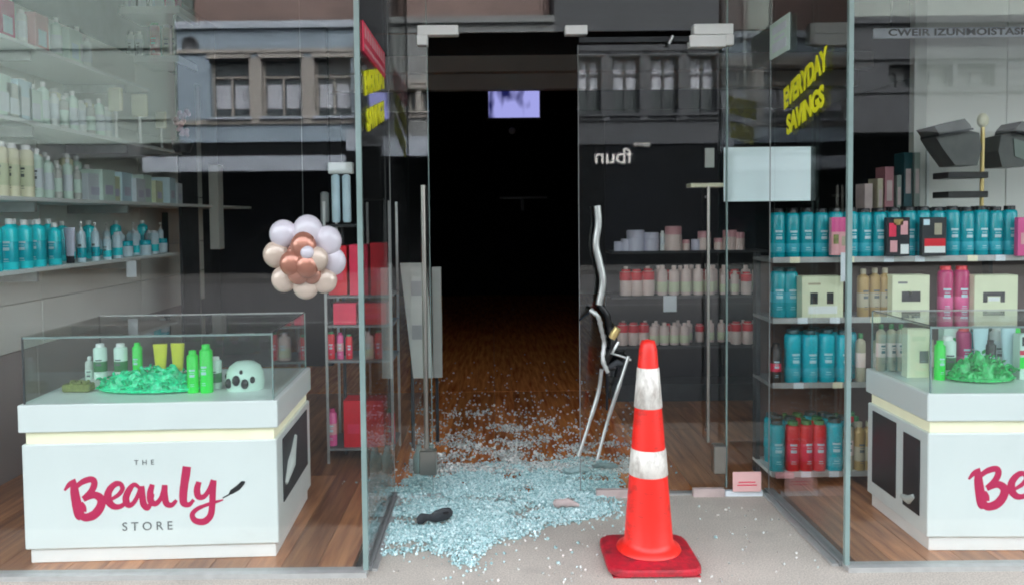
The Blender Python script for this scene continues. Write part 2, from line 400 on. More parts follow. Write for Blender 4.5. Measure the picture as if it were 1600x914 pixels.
def strip(name, x0, x1, y0, y1, z0, z1, m='glass_edge'):
    b = MB(); b.box(x0, x1, y0, y1, z0, z1); return part(name, b, m, sf)
strip('edge_strip', LX - .017, LX + .003, GY - .004, GY - .001, .02, TOP)
strip('edge_strip', LX + .0005, LX + .0035, GY - .001, GY + .014, .02, TOP)
strip('edge_strip', RX - .003, RX + .015, GY - .004, GY - .001, .02, TOP)
strip('edge_strip', RX - .0035, RX - .0005, GY - .001, GY + .014, .02, TOP)
strip('edge_strip', LX - .003, LX + .0015, DY - .004, DY - .001, .02, TOP, 'mid_grey')
strip('edge_strip', RX - .0015, RX + .003, DY - .004, DY - .001, .02, TOP, 'mid_grey')
strip('edge_strip', JR - .004, JR + .002, DY - .004, DY + .014, .03, TOP, 'glass_edge')
strip('edge_strip', OL + .0005, OL + .004, DY - .002, DY + .014, .03, HZ, 'glass_edge')
strip('edge_strip', OL - .002, OL + .0015, DY - .004, DY - .001, HZ, TOP, 'glass_edge')
# sills
for (x0, x1) in ((-3.0, LX), (RX, 5.9)):
    strip('sill', x0, x1, GY - .03, GY + .028, 0.0, .02, 'alu')
strip('sill', LX - .03, LX + .012, GY + .03, DY + .02, 0.0, .02, 'mid_grey'); strip('sill', RX - .012, RX + .03, GY + .03, DY + .02, 0, .02, 'mid_grey')
strip('sill', LX + .013, LX + .034, GY + .03, DY - .03, 0.0, .01, 'alu'); strip('sill', RX - .040, RX - .013, GY + .03, DY - .03, 0, .01, 'alu')
strip('threshold', LX + .015, RX - .015, DY - .02, DY + .028, 0, .008, 'alu')
strip('sill', JR - .02, RX - .045, DY - .045, DY - .021, 0.0, .028, 'tag')
strip('sill', at(1080, 770, DY).x, JR - .024, DY - .05, DY - .021, 0, .04, 'pebble_pink')
strip('sill', at(930, 770, DY).x, at(985, 770, DY).x, DY - .05, DY - .021, 0, .04, 'pebble_pink')
# clips at the head
def clip(x0, y0, x1, y1, yo=0.0):
    a = at(x0, y0, DY - .02); c = at(x1, y1, DY - .02)
    b = MB(); b.box(a.x, c.x, DY - .022 - yo, DY + .034 + yo, c.z, a.z, b=.003); part('patch_fitting', b, 'white2', sf)
clip(652, 40, 716, 55); clip(651, 55.5, 668, 71, .001); clip(883, 40, 918, 54); clip(1084, 38, 1146, 54); clip(1134, 54.5, 1147, 71, .001)
b = MB(); 
a = at(905, 60, DY); c = at(1076, 66, DY); b.box(a.x, c.x, DY - .012, DY + .02, c.z, a.z); part('head_rail', b, 'dark_grey', sf)
# small feet of the sidelights
def fit(x0, y0, x1, y1, m='chrome'):
    a = at(x0, y0, DY - .02); c = at(x1, y1, DY - .02)
    b = MB(); b.box(a.x, c.x, DY - .024, DY + .03, max(c.z, .03), a.z, b=.004); part('patch_fitting', b, m, sf)
fit(655, 704, 682, 742)
# pull bars
def bar(px, y0, y1, r, parent, yy, bracket=True):
    a = at(px, y0, yy); c = at(px, y1, yy); b = MB()
    b.tube([(a.x, yy, a.z), (a.x, yy, c.z)], r, 14)
    p = part('handle', b, 'chrome', parent)
    if bracket:
        for zz in (a.z - .08, c.z + .08):
            q = MB(); q.tube([(a.x, yy, zz), (a.x, DY + .001, zz)], .007, 8); part('bracket', q, 'chrome', p)
bar(661, 290, 700, .0125, sf, DY - .045)

# right door leaf, still standing
dl = thing('glass_door', 'unbroken glass door leaf to the right of the dark doorway', 'door', (OR, DY, 0))
b = MB(); b.box(.002, JR - OR - .006, .0, T_, .02, at(1000, 70, DY).z); part('door_glass', b, 'glass', dl)
b = MB(); b.box(-.0015, .0015, -.001, T_ + .001, .02, at(1000, 70, DY).z); part('glass_edge', b, 'mid_grey', dl)
a = at(1076, 57, DY); c = at(1134, 75, DY); b = MB(); b.box(a.x - OR, c.x - OR - .005, -.024, .036, c.z, a.z, b=.003); part('patch_fitting', b, 'white2', dl)
a = at(1046, 62, DY); b = MB(); b.tube([(a.x - OR - .01, -.03, a.z - .03), (a.x - OR + .01, -.03, a.z + .01)], .008, 8); part('closer_arm', b, 'silver', dl)
a = at(1114, 694, DY); c = at(1134, 738, DY); b = MB(); b.box(a.x - OR, c.x - OR - .004, -.024, .036, max(.03, c.z), a.z, b=.004); part('patch_fitting', b, 'chrome', dl)
a = at(1107, 292, DY - .045); c = at(1107, 690, DY - .045); b = MB(); b.tube([(a.x - OR, -.045, a.z), (a.x - OR, -.045, c.z)], .0075, 14)
hd = part('handle', b, 'chrome', dl)
for zz in (a.z - .05, c.z + .05):
    q = MB(); q.tube([(a.x - OR, -.045, zz), (a.x - OR, .0, zz)], .007, 8); part('bracket', q, 'chrome', hd)

# the twisted handle and lock hanging on the leaf's edge
YH = DY - .07
tw = thing('twisted_door_handle', 'bent silver door handle and torn lock dangling beside the traffic cone', 'door handle', at(940, 712, YH))
o_ = tw.location.copy()
def P(px, py, dy=0.0): return at(px, py, YH + dy) - o_
pts = catmull([P(933, 322), P(935, 350), P(931, 382), P(937, 412), P(942, 440), P(936, 476)], 6)
b = MB(); b.tube(pts, .0175, 12); part('grip_tube', b, 'silver', tw)
b = MB(); b.tube(catmull([P(940, 576), P(935, 612, .01), P(922, 656), P(904, 712, -.02)], 6), [.0105] * 6 + [.0115] * 6 + [.0085] * 7, 8); part('bent_rod', b, 'silver', tw)
b = MB(); b.tube(catmull([P(982, 556), P(968, 600, -.01), P(950, 655), P(933, 718, -.02)], 6), [.008] * 6 + [.0105] * 6 + [.0085] * 7, 8); part('bent_rod', b, 'silver', tw)
b = MB(); b.tube(catmull([P(922, 484), P(934, 494, -.02), P(939, 512), P(944, 535, .02), P(942, 562), P(950, 582)], 5), [.011, .013, .01, .014, .01] * 5 + [.01], 6, flat=.5); part('torn_plate', b, 'alu', tw)
b = MB(); b.tube(catmull([P(936, 476, .02), P(948, 492, .02), P(952, 512, .03), P(958, 540, .02), P(946, 570, .03), P(962, 575, .02)], 5), [.016, .013, .018] * 8 + [.012] * 2, 7, flat=.7); part('lock_case', b, 'black', tw)
q0, q1 = P(956, 528, -.01), P(965, 512, -.02)
b = MB(); b.tube([q0, q0.lerp(q1, .5), q1], [.017, .021, .017], 12); part('lock_cylinder', b, 'brass', tw)
b = MB(); b.tube([P(966, 534), P(956, 552, -.02), P(970, 556), P(986, 562)], [.009, .008, .006, .006], 8); part('bent_bar', b, 'silver', tw)
b = MB(); b.tube([P(952, 574, .02), P(965, 566, .02), P(978, 570, .02)], [.014, .018, .008], 7, flat=.5); part('bolt_block', b, 'dark_grey', tw)
b = MB(); b.tube([P(905, 500, .07), P(924, 486, .03)], .005, 6); b.tube([P(950, 545, .03), P(948, 640, .06)], .006, 6); part('cable', b, 'dark', tw)

# ---------------------------------------------------------------- writing on the glass
def on_x(X, Y, Z, slope, flip):       # text basis on a plane X = const
    if flip: r_ = Vector((0, -math.cos(slope), math.sin(slope)))      # reads towards the street, seen looking +X
    else: r_ = Vector((0, math.cos(slope), math.sin(slope)))
    n_ = Vector((-1, 0, 0)) if flip else Vector((1, 0, 0)); u_ = n_.cross(r_)
    m = Matrix((( r_.x, u_.x, n_.x, X), (r_.y, u_.y, n_.y, Y), (r_.z, u_.z, n_.z, Z), (0, 0, 0, 1))); return m
p1, p2 = atx(1224, 160, RX), atx(1293, 92, RX); p3, p4 = atx(1229, 200, RX), atx(1288, 150, RX)
st = thing('window_lettering', 'yellow slanted EVERYDAY SAVINGS lettering on the right side pane of the entry', 'lettering', (RX, (p1.y + p2.y) / 2, (p1.z + p3.z) / 2))
def place_text(body, a, c, parent, flip, size, wd):
    mid = (a + c) / 2 - parent.location; slope = math.atan2(c.z - a.z, abs(c.y - a.y))
    m4 = on_x((-.003 if flip else .003), mid.y, mid.z, slope, flip)
    o = txt('word', body, size, parent, m4, 'sticker_yellow', .0012, shear=.15, offset=.0055)
    L = math.hypot(c.z - a.z, c.y - a.y); bpy.context.view_layer.update()
    s = L / max(max(v.co.x for v in o.data.vertices) - min(v.co.x for v in o.data.vertices), .01); o.matrix_local = m4 @ Matrix.Diagonal((s, 1.0, 1, 1)); return o
place_text('EVERYDAY', p1, p2, st, True, .125, 0); place_text('SAVINGS', p3, p4, st, True, .118, 0)
l1, l2, l3, l4 = Vector((LX, 3.2, 1.93)), Vector((LX, 3.82, 2.06)), Vector((LX, 3.26, 1.79)), Vector((LX, 3.78, 1.90))
st2 = thing('window_lettering', 'yellow slanted EVERYDAY SAVINGS lettering seen edge-on on the left side pane of the entry', 'lettering', (LX, 3.5, 1.9))
place_text('EVERYDAY', l1, l2, st2, False, .125, 0); place_text('SAVINGS', l3, l4, st2, False, .118, 0)
ps = thing('reflection_sheet', 'red sheet with white marks imitating a reflection above the left yellow lettering', 'reflection_sheet', (LX + .004, 3.5, 2.12))  # reddish reflection in the side pane, built as a coloured sheet with pale marks
b = MB(); b.box(-.002, .002, -.32, .32, -.06, .06); part('sheet', b, 'red2', ps)
for i in range(9):
    part('mark', MB().box(.0021, .0035, -.28 + i * .065, -.25 + i * .065, 0, .045), 'pink', ps); part('mark', MB().box(.0021, .0035, -.29 + i * .065, -.24 + i * .065, -.04, -.025), 'pink', ps)
# notice sheet on the right sidelight
a = at(1131, 231, DY + .03); c = at(1266, 314, DY + .03)
nt_ = solo('notice_board', MB().box(a.x, c.x, DY + .026, DY + .034, c.z, a.z), 'paper', 'blank wide pale blue board behind the back corner of the right side pane', 'notice board')
# square pale sticker and small white board high on the right side pane
a = atx(1203, 72, RX - .004); c = atx(1234, 70, RX - .004)
sq = thing('window_sticker', 'small pale square sticker high on the right side pane of the entry', 'sticker', (RX - .004, (a.y + c.y) / 2, at(1215, 68, a.y).z))
hh = .085; ly = (a.y - c.y) / 2
b = MB(); b.box(-.001, .001, -ly, ly, -hh, hh); part('sheet', b, 'mint_white', sq)
for q0_, q1_, q2_ in ((.7, -.7, -.2), (.5, -.05, .1), (.7, .3, .7)): part('print', MB().box(-.003, -.0012, -ly * q0_, ly * q0_, hh * q1_, hh * q2_), 'tag', sq)
# card at the base
a = at(1145, 739, DY - .06); c = at(1189, 766, DY - .06)
cd_ = thing('card', 'pink card leaning at the foot of the right glass', 'card', ((a.x + c.x) / 2, DY - .06, .03))
w_ = (c.x - a.x) / 2; b = MB(); b.box(-w_, w_, -.002, .002, 0, a.z - c.z + .01); part('sheet', b, 'pink_card', cd_)
for q0_, q1_ in ((.7, .03), (.6, .045)): part('print', MB().box(-w_ * q0_, w_ * q0_, -.0035, -.0022, q1_, q1_ + .005), 'red2', cd_)

# ---------------------------------------------------------------- broken glass
poly = [(575, 872), (590, 800), (600, 765), (645, 742), (700, 728), (760, 722), (850, 722), (905, 712), (962, 722), (975, 760), (968, 805), (915, 815), (860, 826), (810, 845), (770, 858), (745, 888), (715, 892), (695, 872), (640, 868), (600, 872)]
pf = [fl(*p) for p in poly]
def inside(x, y):
    c = False; j = len(pf) - 1
    for i in range(len(pf)):
        if (pf[i].y > y) != (pf[j].y > y) and x < (pf[j].x - pf[i].x) * (y - pf[i].y) / (pf[j].y - pf[i].y) + pf[i].x: c = not c
        j = i
    return c
def edge_d(x, y):
    best = 9
    for i in range(len(pf)):
        a, c = pf[i - 1], pf[i]; ab = Vector((c.x - a.x, c.y - a.y)); ap = Vector((x - a.x, y - a.y))
        t = max(0, min(1, ap.dot(ab) / ab.length_squared)); best = min(best, (ap - ab * t).length)
    return best
from mathutils import noise
def hgt(x, y):
    n = noise.noise(Vector((x * 4, y * 4, 0))) * .5 + noise.noise(Vector((x * 11, y * 11, 3))) * .35
    return max(0, .5 + n)
def shard(b, x, y, z, s):
    e = Euler((random.uniform(-.9, .9), random.uniform(-.9, .9), random.uniform(0, 6.3))); T = Matrix.Translation((x, y, z)) @ e.to_matrix().to_4x4()
    h = s * random.uniform(.55, .9); j = lambda: random.uniform(.75, 1.15) * s / 2; l = s / 2
    vs = [(-j(), -j(), -h / 2), (j(), -j(), -h / 2), (j(), j(), -h / 2), (-j(), j(), -h / 2), (-j(), -j(), h / 2), (j(), -j(), h / 2), (j(), j(), h / 2), (-j(), j(), h / 2)]
    b.add(vs, [(0, 3, 2, 1), (4, 5, 6, 7), (0, 1, 5, 4), (1, 2, 6, 5), (2, 3, 7, 6), (3, 0, 4, 7)], 0, False, T)
bs = MB(); n = 0
x0, x1 = min(p.x for p in pf), max(p.x for p in pf); y0, y1 = min(p.y for p in pf), max(p.y for p in pf)
cone_c = (.622, 3.215)
while n < 27000:
    x = random.uniform(x0 - .25, x1 + .3); y = random.uniform(y0 - .08, y1 + .05)
    if abs(x - cone_c[0]) < .19 and abs(y - cone_c[1]) < .2: continue
    if x < LX + .02 and y < DY: continue
    ins = inside(x, y); d = edge_d(x, y) * (1 if ins else -1)
    pr = 1 if d > .07 else max(0.0, .02 * math.exp(d * 9) if d < 0 else .05 + d / .07 * .95)
    if random.random() > pr: continue
    if noise.noise(Vector((x * 5, y * 7, 7))) + .5 * noise.noise(Vector((x * 15, y * 19, 1))) < -.22 and random.random() < .8: continue
    if y < 3.45 and random.random() < .45 * min(1, (3.5 - y) / .2): continue
    k_ = min(1, max(0, d) / .15); top = .003 + .013 * k_ * hgt(x, y)
    z = .004 + (top * math.sqrt(random.random()) if k_ > .05 else 0)
    shard(bs, x, y, z, random.choice((.004, .006, .007, .008, .011)) * random.uniform(.9, 1.15)); n += 1
gs = link('broken_glass', bs.mesh('broken_glass', ['shards'])); gs['kind'] = 'stuff'; gs['label'] = 'heap of shattered pale blue safety glass across the entry'; gs['category'] = 'broken glass'
# thin bed under the crumbs so that the heap closes
bm_ = MB(); N = 60; vs = []; fs = []; idx = {}
for i in range(N + 1):
    for j in range(N + 1):
        x = x0 + (x1 - x0) * i / N; y = y0 + (y1 - y0) * j / N
        if x < LX + .02 and y < DY: x = LX + .02
        if inside(x, y): 
            d = edge_d(x, y)
            if d > .06 and y > 3.45 and noise.noise(Vector((x * 5, y * 7, 7))) > -.1: idx[i, j] = len(vs); vs.append((x, y, .002 + 0.009 * min(1, (d - .06) / .13) * hgt(x, y)))
for (i, j) in list(idx):
    q = [(i, j), (i + 1, j), (i + 1, j + 1), (i, j + 1)]
    if all(t in idx for t in q): fs.append([idx[t] for t in q])
bm_.add(vs, fs, 0, False); hb = link('glass_crumbs', bm_.mesh('glass_crumbs', ['shards'])); hb['kind'] = 'stuff'; hb['label'] = 'fine glass crumbs packed under the heap in the entry'; hb['category'] = 'broken glass'
# sparse crumbs on the paving
bp_ = MB()
for i in range(190):
    p = fl(random.uniform(600, 1290), random.uniform(790, 912))
    if p.x > RX - .06 or p.x < LX + .04: continue
    if abs(p.x - cone_c[0]) < .19 and abs(p.y - cone_c[1]) < .2: continue
    shard(bp_, p.x, p.y, .004, random.uniform(.004, .009))
o = link('glass_crumbs', bp_.mesh('glass_crumbs', ['shards_in'])); o['kind'] = 'stuff'; o['label'] = 'scattered single glass crumbs on the concrete around the cone'; o['category'] = 'broken glass'
# crumbs on the shop floor
bi = MB(); n = 0
while n < 5200:
    px, py = random.uniform(640, 1010), 545 + 195 * (random.random() ** .5)
    p = fl(px, py); t = (py - 545) / 195
    if p.y < DY + .06 or p.y > 9: continue
    cl = noise.noise(Vector((p.x * 5, p.y * 5, 9))) + .6 * noise.noise(Vector((p.x * 14, p.y * 14, 2)))
    if random.random() > max(0.03, (.15 + cl) * (t ** 2) * 1.3 + (1 if t > .93 else 0)): continue
    if px > 905 and random.random() < .5: continue
    s = random.uniform(.006, .013); shard(bi, p.x, p.y, .004 + .01 * random.random() * t, s)
    if random.random() < .004 * t:
        for _ in range(40): shard(bi, p.x + random.gauss(0, .05), p.y + random.gauss(0, .04), .005 + random.random() * .012, s)
    n += 1
o = link('glass_crumbs', bi.mesh('glass_crumbs', ['shards_in'])); o['kind'] = 'stuff'; o['label'] = 'glass crumbs scattered over the brown shop floor inside the doorway'; o['category'] = 'broken glass'
# larger clumps of crazed sheet that held together
for i, (px, py, a_, l_, w_, lb) in enumerate([(900, 742, .3, .14, .07, 'crazed grey sheet of glass lying under the bent door handle'), (945, 735, .1, .13, .07, 'short crazed sheet of glass left of the cone')]):
    p = fl(px, py); b = MB(); nx, ny = 14, 6; vs = []
    for u in range(nx + 1):
        for v in range(ny + 1):
            xx_, yy_ = (u / nx - .5) * l_, (v / ny - .5) * w_
            vs.append((xx_ + .006 * random.random(), yy_ + .006 * random.random(), .035 + .018 * noise.noise(Vector((xx_ * 14, yy_ * 14, i)))))
    n1 = len(vs); vs += [(a0, b0, c0 - .008) for a0, b0, c0 in vs]; g = lambda u, v: u * (ny + 1) + v; fs = []
    for u in range(nx):
        for v in range(ny): fs.append([g(u, v), g(u + 1, v), g(u + 1, v + 1), g(u, v + 1)]); fs.append([n1 + g(u, v), n1 + g(u, v + 1), n1 + g(u + 1, v + 1), n1 + g(u + 1, v)])
    b.add(vs, fs); solo('glass_sheet', b, 'crazed', lb, 'glass sheet', (p.x, p.y, 0), a_, 'sheets of crazed glass')
# dark piece and pinkish piece lying in the glass
p = fl(680, 812, .03); b = MB()
b.tube(catmull([(-.085, -.02, .012), (-.05, -.006, .02), (-.012, .0, .017), (.02, .006, .02), (.06, .016, .022), (.083, .018, .018)], 5), [.014, .019, .022, .024, .024, .02, .017, .016, .015, .016, .02, .024, .026, .027, .027, .028, .029, .03, .029, .028, .027, .025, .022, .018, .014, .009], 12, flat=.28)
sh = thing('door_stopper', 'dark grey rubber piece lying on the broken glass', 'debris', (p.x, p.y, .028), R(12))
part('body', b, 'dark_grey', sh)
b = MB(); b.lathe([(.0, 0), (.017, .0), (.017, .004), (.0, .005)], 12, c=(.05, .012, .0285)); part('recess', b, 'black', sh)
p = fl(885, 790, .03); b = MB(); b.tube(catmull([(-.06, .01, .01), (-.02, 0, .02), (.02, .006, .016), (.06, -.01, .01)], 5), [.012, .02, .024, .022, .02, .018, .02, .022, .024, .022, .018, .016, .014, .012, .01, .006], 8, flat=.5)
solo('torn_scrap', b, 'pebble_pink', 'pinkish grey torn scrap lying in the broken glass left of the cone', 'debris', (p.x, p.y, .026))

# ---------------------------------------------------------------- traffic cone
cn = thing('traffic_cone', 'red traffic cone with two white bands standing in the entry', 'traffic cone', (cone_c[0], cone_c[1], 0), R(0))
b = MB(); hw = .184; n_ = 48; vs = []
def sq_(h_, a_, e=7.0): c_, s_ = math.cos(a_), math.sin(a_); q_ = h_ / (abs(c_) ** e + abs(s_) ** e) ** (1 / e); return q_ * c_, q_ * s_
lv = [(hw - .012, .005), (hw, .010), (hw, .026), (hw - .007, .033), (hw - .03, .036), (hw - .06, .043), (.125, .049)]
for h_, z_ in lv: vs += [(*sq_(h_, 2 * PI * (k + .5) / n_, 7.0 if h_ > .13 else 2.4), z_) for k in range(n_)]
fs = [list(range(n_ - 1, -1, -1)), list(range((len(lv) - 1) * n_, len(lv) * n_))]
for i in range(len(lv) - 1):
    for k in range(n_): j = (k + 1) % n_; fs.append([i * n_ + k, i * n_ + j, (i + 1) * n_ + j, (i + 1) * n_ + k])
b.add(vs, fs, 0, False); part('base', b, 'cone_base', cn)
for fx in (-.17, .1):
    for fy in (-.17, .1): part('foot', MB().box(fx, fx + .07, fy, fy + .07, 0, .0049), 'cone_base', cn)
def rad(z): return .098 + (.033 - .098) * ((z - .09) / .81)
b = MB(); b.lathe([(.131, .049), (.127, .058), (.112, .066), (.1035, .075), (rad(.09), .09), (rad(.2), .2), (rad(.35), .35), (rad(.5), .5), (rad(.7), .7), (rad(.86), .86), (.031, .885), (.026, .898), (.016, .9), (.014, .88)], 48)
part('body', b, 'cone_red', cn)
for z0, z1 in ((.355, .462), (.628, .79)):
    b = MB(); e_ = .0025; b.lathe([(rad(z0), z0), (rad(z0) + e_, z0 + .002), (rad(z1) + e_, z1 - .002), (rad(z1), z1)], 48); part('reflective_band', b, 'cone_white', cn)
b = MB(); b.box(.02, .045, -.098, -.08, .1, .101); 

# ---------------------------------------------------------------- the white display cabinets
LOGO = [
 ([(365, 315, 6), (400, 275, 14), (440, 262, 20)]),
 ([(425, 275, 20), (428, 330, 24), (438, 400, 27), (452, 470, 28), (470, 488, 24)]),
 ([(430, 300, 12), (480, 262, 16), (535, 248, 18), (552, 275, 18), (530, 325, 17), (480, 372, 14)]),
 ([(480, 375, 14), (545, 348, 20), (590, 375, 23), (585, 425, 24), (545, 475, 25), (490, 492, 23), (455, 470, 20)]),
 ([(455, 400, 20), (470, 430, 24), (470, 455, 24)]),
 ([(645, 385, 9), (700, 350, 12), (726, 312, 13), (710, 280, 14), (672, 288, 17), (637, 335, 20), (637, 390, 21), (668, 425, 18), (712, 425, 14), (752, 395, 10)]),
 ([(835, 312, 10), (800, 288, 12), (768, 320, 17), (745, 375, 19), (757, 418, 17), (790, 408, 13), (822, 355, 12), (842, 300, 13)]),
 ([(846, 298, 15), (848, 360, 18), (855, 415, 19), (878, 440, 16), (900, 405, 11), (915, 350, 9)]),
 ([(913, 290, 14), (898, 345, 18), (902, 400, 19), (935, 412, 15), (968, 370, 12), (988, 300, 13)]),
 ([(990, 295, 15), (988, 360, 18), (998, 415, 18), (1030, 425, 14), (1062, 395, 9)]),
 ([(1132, 180, 23), (1124, 230, 24), (1112, 300, 23), (1104, 370, 22), (1108, 415, 20), (1140, 425, 14), (1170, 395, 9)]),
 ([(1205, 280, 15), (1192, 330, 18), (1200, 375, 18), (1235, 375, 14), (1270, 330, 13), (1298, 272, 16)]),
 ([(1298, 272, 16), (1290, 350, 18), (1285, 430, 18), (1272, 500, 18), (1230, 538, 19), (1175, 530, 17), (1158, 490, 14), (1190, 455, 12), (1250, 430, 10), (1310, 412, 8), (1355, 400, 4)]),
]
def logo(parent, front_y, x_left, z_top, sc):
    # drawn as brush strokes; 4 units = one pixel of the photograph, x from 112 (cabinet edge), y from 36 (top edge)
    def q(x, y): return (x_left + (x - 108) * sc, z_top - (y - 20) * sc)
    cu = bpy.data.curves.new('brush_word', 'CURVE'); cu.dimensions = '3D'; cu.bevel_depth = 1; cu.bevel_resolution = 3; cu.use_fill_caps = True
    for st_ in LOGO:
        pts = catmull([(a, b_, c_) for a, b_, c_ in st_], 6); sp = cu.splines.new('POLY'); sp.points.add(len(pts) - 1)
        for i, p in enumerate(pts):
            x_, z_ = q(p.x, p.y); sp.points[i].co = (x_, 0, z_, 1); sp.points[i].radius = max(2, p.z * 1.2 + 1.2 * noise.noise(Vector((p.x * .05, p.y * .05, 1)))) * sc
    cu.materials.append(M['logo_pink']); to_mesh_object(bpy.data.objects.new('brush_word', cu), 'brush_word', parent, Matrix.Translation((0, front_y, 0)) @ Matrix.Diagonal((1, .06, 1, 1)))
    RX90 = Matrix.Rotation(PI / 2, 4, 'X')
    for body, cx, cyy, size, sp_ in (('THE', 866, 148, 46, 1.9), ('STORE', 875, 560, 78, 1.55)):
        x_, z_ = q(cx, cyy); txt('word', body, size * sc, parent, Matrix.Translation((x_, front_y - .0008, z_)) @ RX90, 'logo_grey', .0008, space=sp_)
    b = MB(); f3 = lambda x, y: (q(x, y)[0], front_y, q(x, y)[1])
    b.tube([f3(1352, 388), f3(1395, 366)], [4 * sc, 5 * sc], 6, flat=.3); b.tube([f3(1393, 366), f3(1410, 350), f3(1450, 325), f3(1482, 292), f3(1495, 286)], [5 * sc, 15 * sc, 17 * sc, 14 * sc, 4 * sc], 8, flat=.15)
    part('mascara_brush', b, 'black', parent)
SCL = .25 / 387 * 1.0
def cabinet(label, p0, rz, Wd, Dp, side):
    t = thing('display_cabinet', label, 'display cabinet', (p0.x, p0.y, 0), rz, 'white display cabinets')
    b = MB(); b.box(.015, Wd - .015, .015, Dp - .015, .0, .058, b=.003); part('kickboard', b, 'white2', t)
    b = MB(); b.box(0, Wd, 0, Dp, .062, .496, b=.004); part('carcass', b, 'white', t)
    b = MB(); b.box(.012, Wd - .012, .012, Dp - .012, .4965, .546, b=.002); part('light_strip', b, 'strip_light', t)
    b = MB(); b.box(-.008, Wd + .008, -.008, Dp + .008, .5465, .66, b=.004); part('counter_top', b, 'white', t)
    # glass case
    g0, g1, h0, h1, zt = .012, Wd - .012, .012, Dp - .012, .935; e = .006
    cs = part('glass_case', MB().box(g0, g1, h0, h0 + e, .6605, zt - e - .001).box(g0, g0 + e, h0 + e + .001, h1 - e - .001, .6605, zt - e - .001).box(g1 - e, g1, h0 + e + .001, h1 - e - .001, .6605, zt - e - .001).box(g0, g1, h1 - e, h1, .6605, zt - e - .001).box(g0, g1, h0, h1, zt - e, zt), 'case_glass', t)
    for (xa, ya) in ((g0, h0), (g1, h0), (g0, h1), (g1, h1)):
        b = MB(); b.box(xa - .003, xa + .003, ya - .003, ya + .003, .6606, zt + .001); part('edge_strip', b, 'dark_grey' if (xa == g0) == (side < 0) else 'glass_edge', cs)
    b = MB(); b.box(g0 + .003, g1 - .003, h0 - .0035, h0 - .0005, zt - .008, zt + .0005); part('edge_strip', b, 'glass_edge', cs)
    b = MB()
    xs = g1 if side < 0 else g0
    b.box(xs - .002, xs + .002, h0 + .004, h1 - .004, zt + .0005, zt + .004); part('edge_strip', b, 'dark_grey', cs)
    b = MB(); b.box(g0 + .004, g1 - .004, h1 - .002, h1 + .002, zt + .0005, zt + .004); part('edge_strip', b, 'alu', cs)
    # dark picture panel on the side towards the entry
    xs = Wd + .001 if side < 0 else -.001; sg = 1 if side < 0 else -1
    b = MB(); bx = lambda ya, yb, za, zb, off, mi: b.box(min(xs, xs + sg * off), max(xs, xs + sg * off), ya, yb, za, zb, mi)
    if side < 0: bx(.10, Dp - .09, .20, .47, .004, 0); part('side_picture', b, 'dark_grey', t)
    else: bx(.06, .2, .13, .45, .004, 0); bx(.27, Dp - .06, .13, .47, .004, 0); part('side_picture', b, 'black', t)
    b = MB(); xs += sg * .004
    b.tube([(xs, .13, .27), (xs, .2, .33), (xs, .26, .36), (xs, .34, .42)], [.01, .03, .02, .01], 6, flat=1) if side < 0 else b.tube([(xs, .1, .2), (xs, .14, .17), (xs, .2, .165)], [.01, .02, .012], 6)
    part('side_print', b, 'grey_panel', t)
    logo(t, -.0005, .0, .496, SCL)
    return t
A = fl(40, 882); B = fl(436, 871); rzA = math.atan2(B.y - A.y, B.x - A.x); WdA = (B - A).length
cabL = cabinet('white display cabinet with a pink script logo, wholly in view in the left window', A, rzA, WdA, .72, -1)
A2 = fl(1448, 862); cabR = cabinet('white display cabinet cut off by the right edge, in the right window', A2, R(-1.5), WdA, .56, 1)
CT = .661
def on_cab(cab, px, py, z=CT): # point on the cabinet top under a pixel
    return fl(px, py, z)

# ---------------------------------------------------------------- bottles and packs
KC = {}; KIND_OF = {}
def profile(kind, r, h):
    if kind == 'round': return [(r * .92, 0), (r, .006), (r, h * .78), (r * .9, h * .84), (r * .42, h * .88), (r * .40, h * .9)], [(r * .46, h * .895), (r * .46, h * .99), (r * .4, h)]
    if kind == 'fat': return [(r * .9, 0), (r, .008), (r, h * .86), (r * .86, h * .91), (r * .7, h * .92)], [(r * .72, h * .915), (r * .72, h * .99), (r * .66, h)]
    if kind == 'pump': return [(r * .92, 0), (r, .006), (r, h * .66), (r * .8, h * .74), (r * .4, h * .77)], [(r * .45, h * .765), (r * .45, h * .82), (r * .14, h * .825), (r * .14, h * .93), (r * .4, h * .935), (r * .4, h * .98), (r * .2, h)]
    if kind == 'tube': return [(r * .55, 0), (r * .62, h * .2), (r * .75, h * .5), (r * .95, h * .95), (r, h)], [(r * .6, -.001), (r * .6, .03)]
    if kind == 'tubecap': return [(r * .7, h * .2), (r * .8, h * .45), (r, h * .95), (r, h)], [(r * .72, 0), (r * .72, h * .2)]
    if kind == 'can': return [(r, 0), (r, h * .86), (r * .7, h * .9)], [(r * .62, h * .895), (r * .62, h * .99), (r * .4, h)]
    if kind == 'jar': return [(r, 0), (r, h * .62), (r * .94, h * .66)], [(r * .98, h * .665), (r * .98, h * .97), (r * .9, h)]
def bottle_kind(key, kind, r, h, bm, cm, lm=None, lz=(.2, .6), seg=18):
    KIND_OF[key] = kind; bp, cp = profile(kind, r, h); sy = .45 if kind in ('tube', 'tubecap') else 1
    b = MB(); b.lathe(bp, seg, sy=sy); c = MB(); c.lathe(cp, seg, sy=max(sy, .6)); l = None
    me = [b.mesh(key + '_body', [bm]), c.mesh(key + '_cap', [cm])]
    if lm == 'x': pass
    elif lm: l = MB(); l.lathe([(r * 1.0, h * lz[0]), (r * 1.012, h * lz[0] + .001), (r * 1.012, h * lz[1] - .001), (r * 1.0, h * lz[1])], seg, sy=sy); me.append(l.mesh(key + '_label', [lm]))
    KC[key] = (me, r, h)
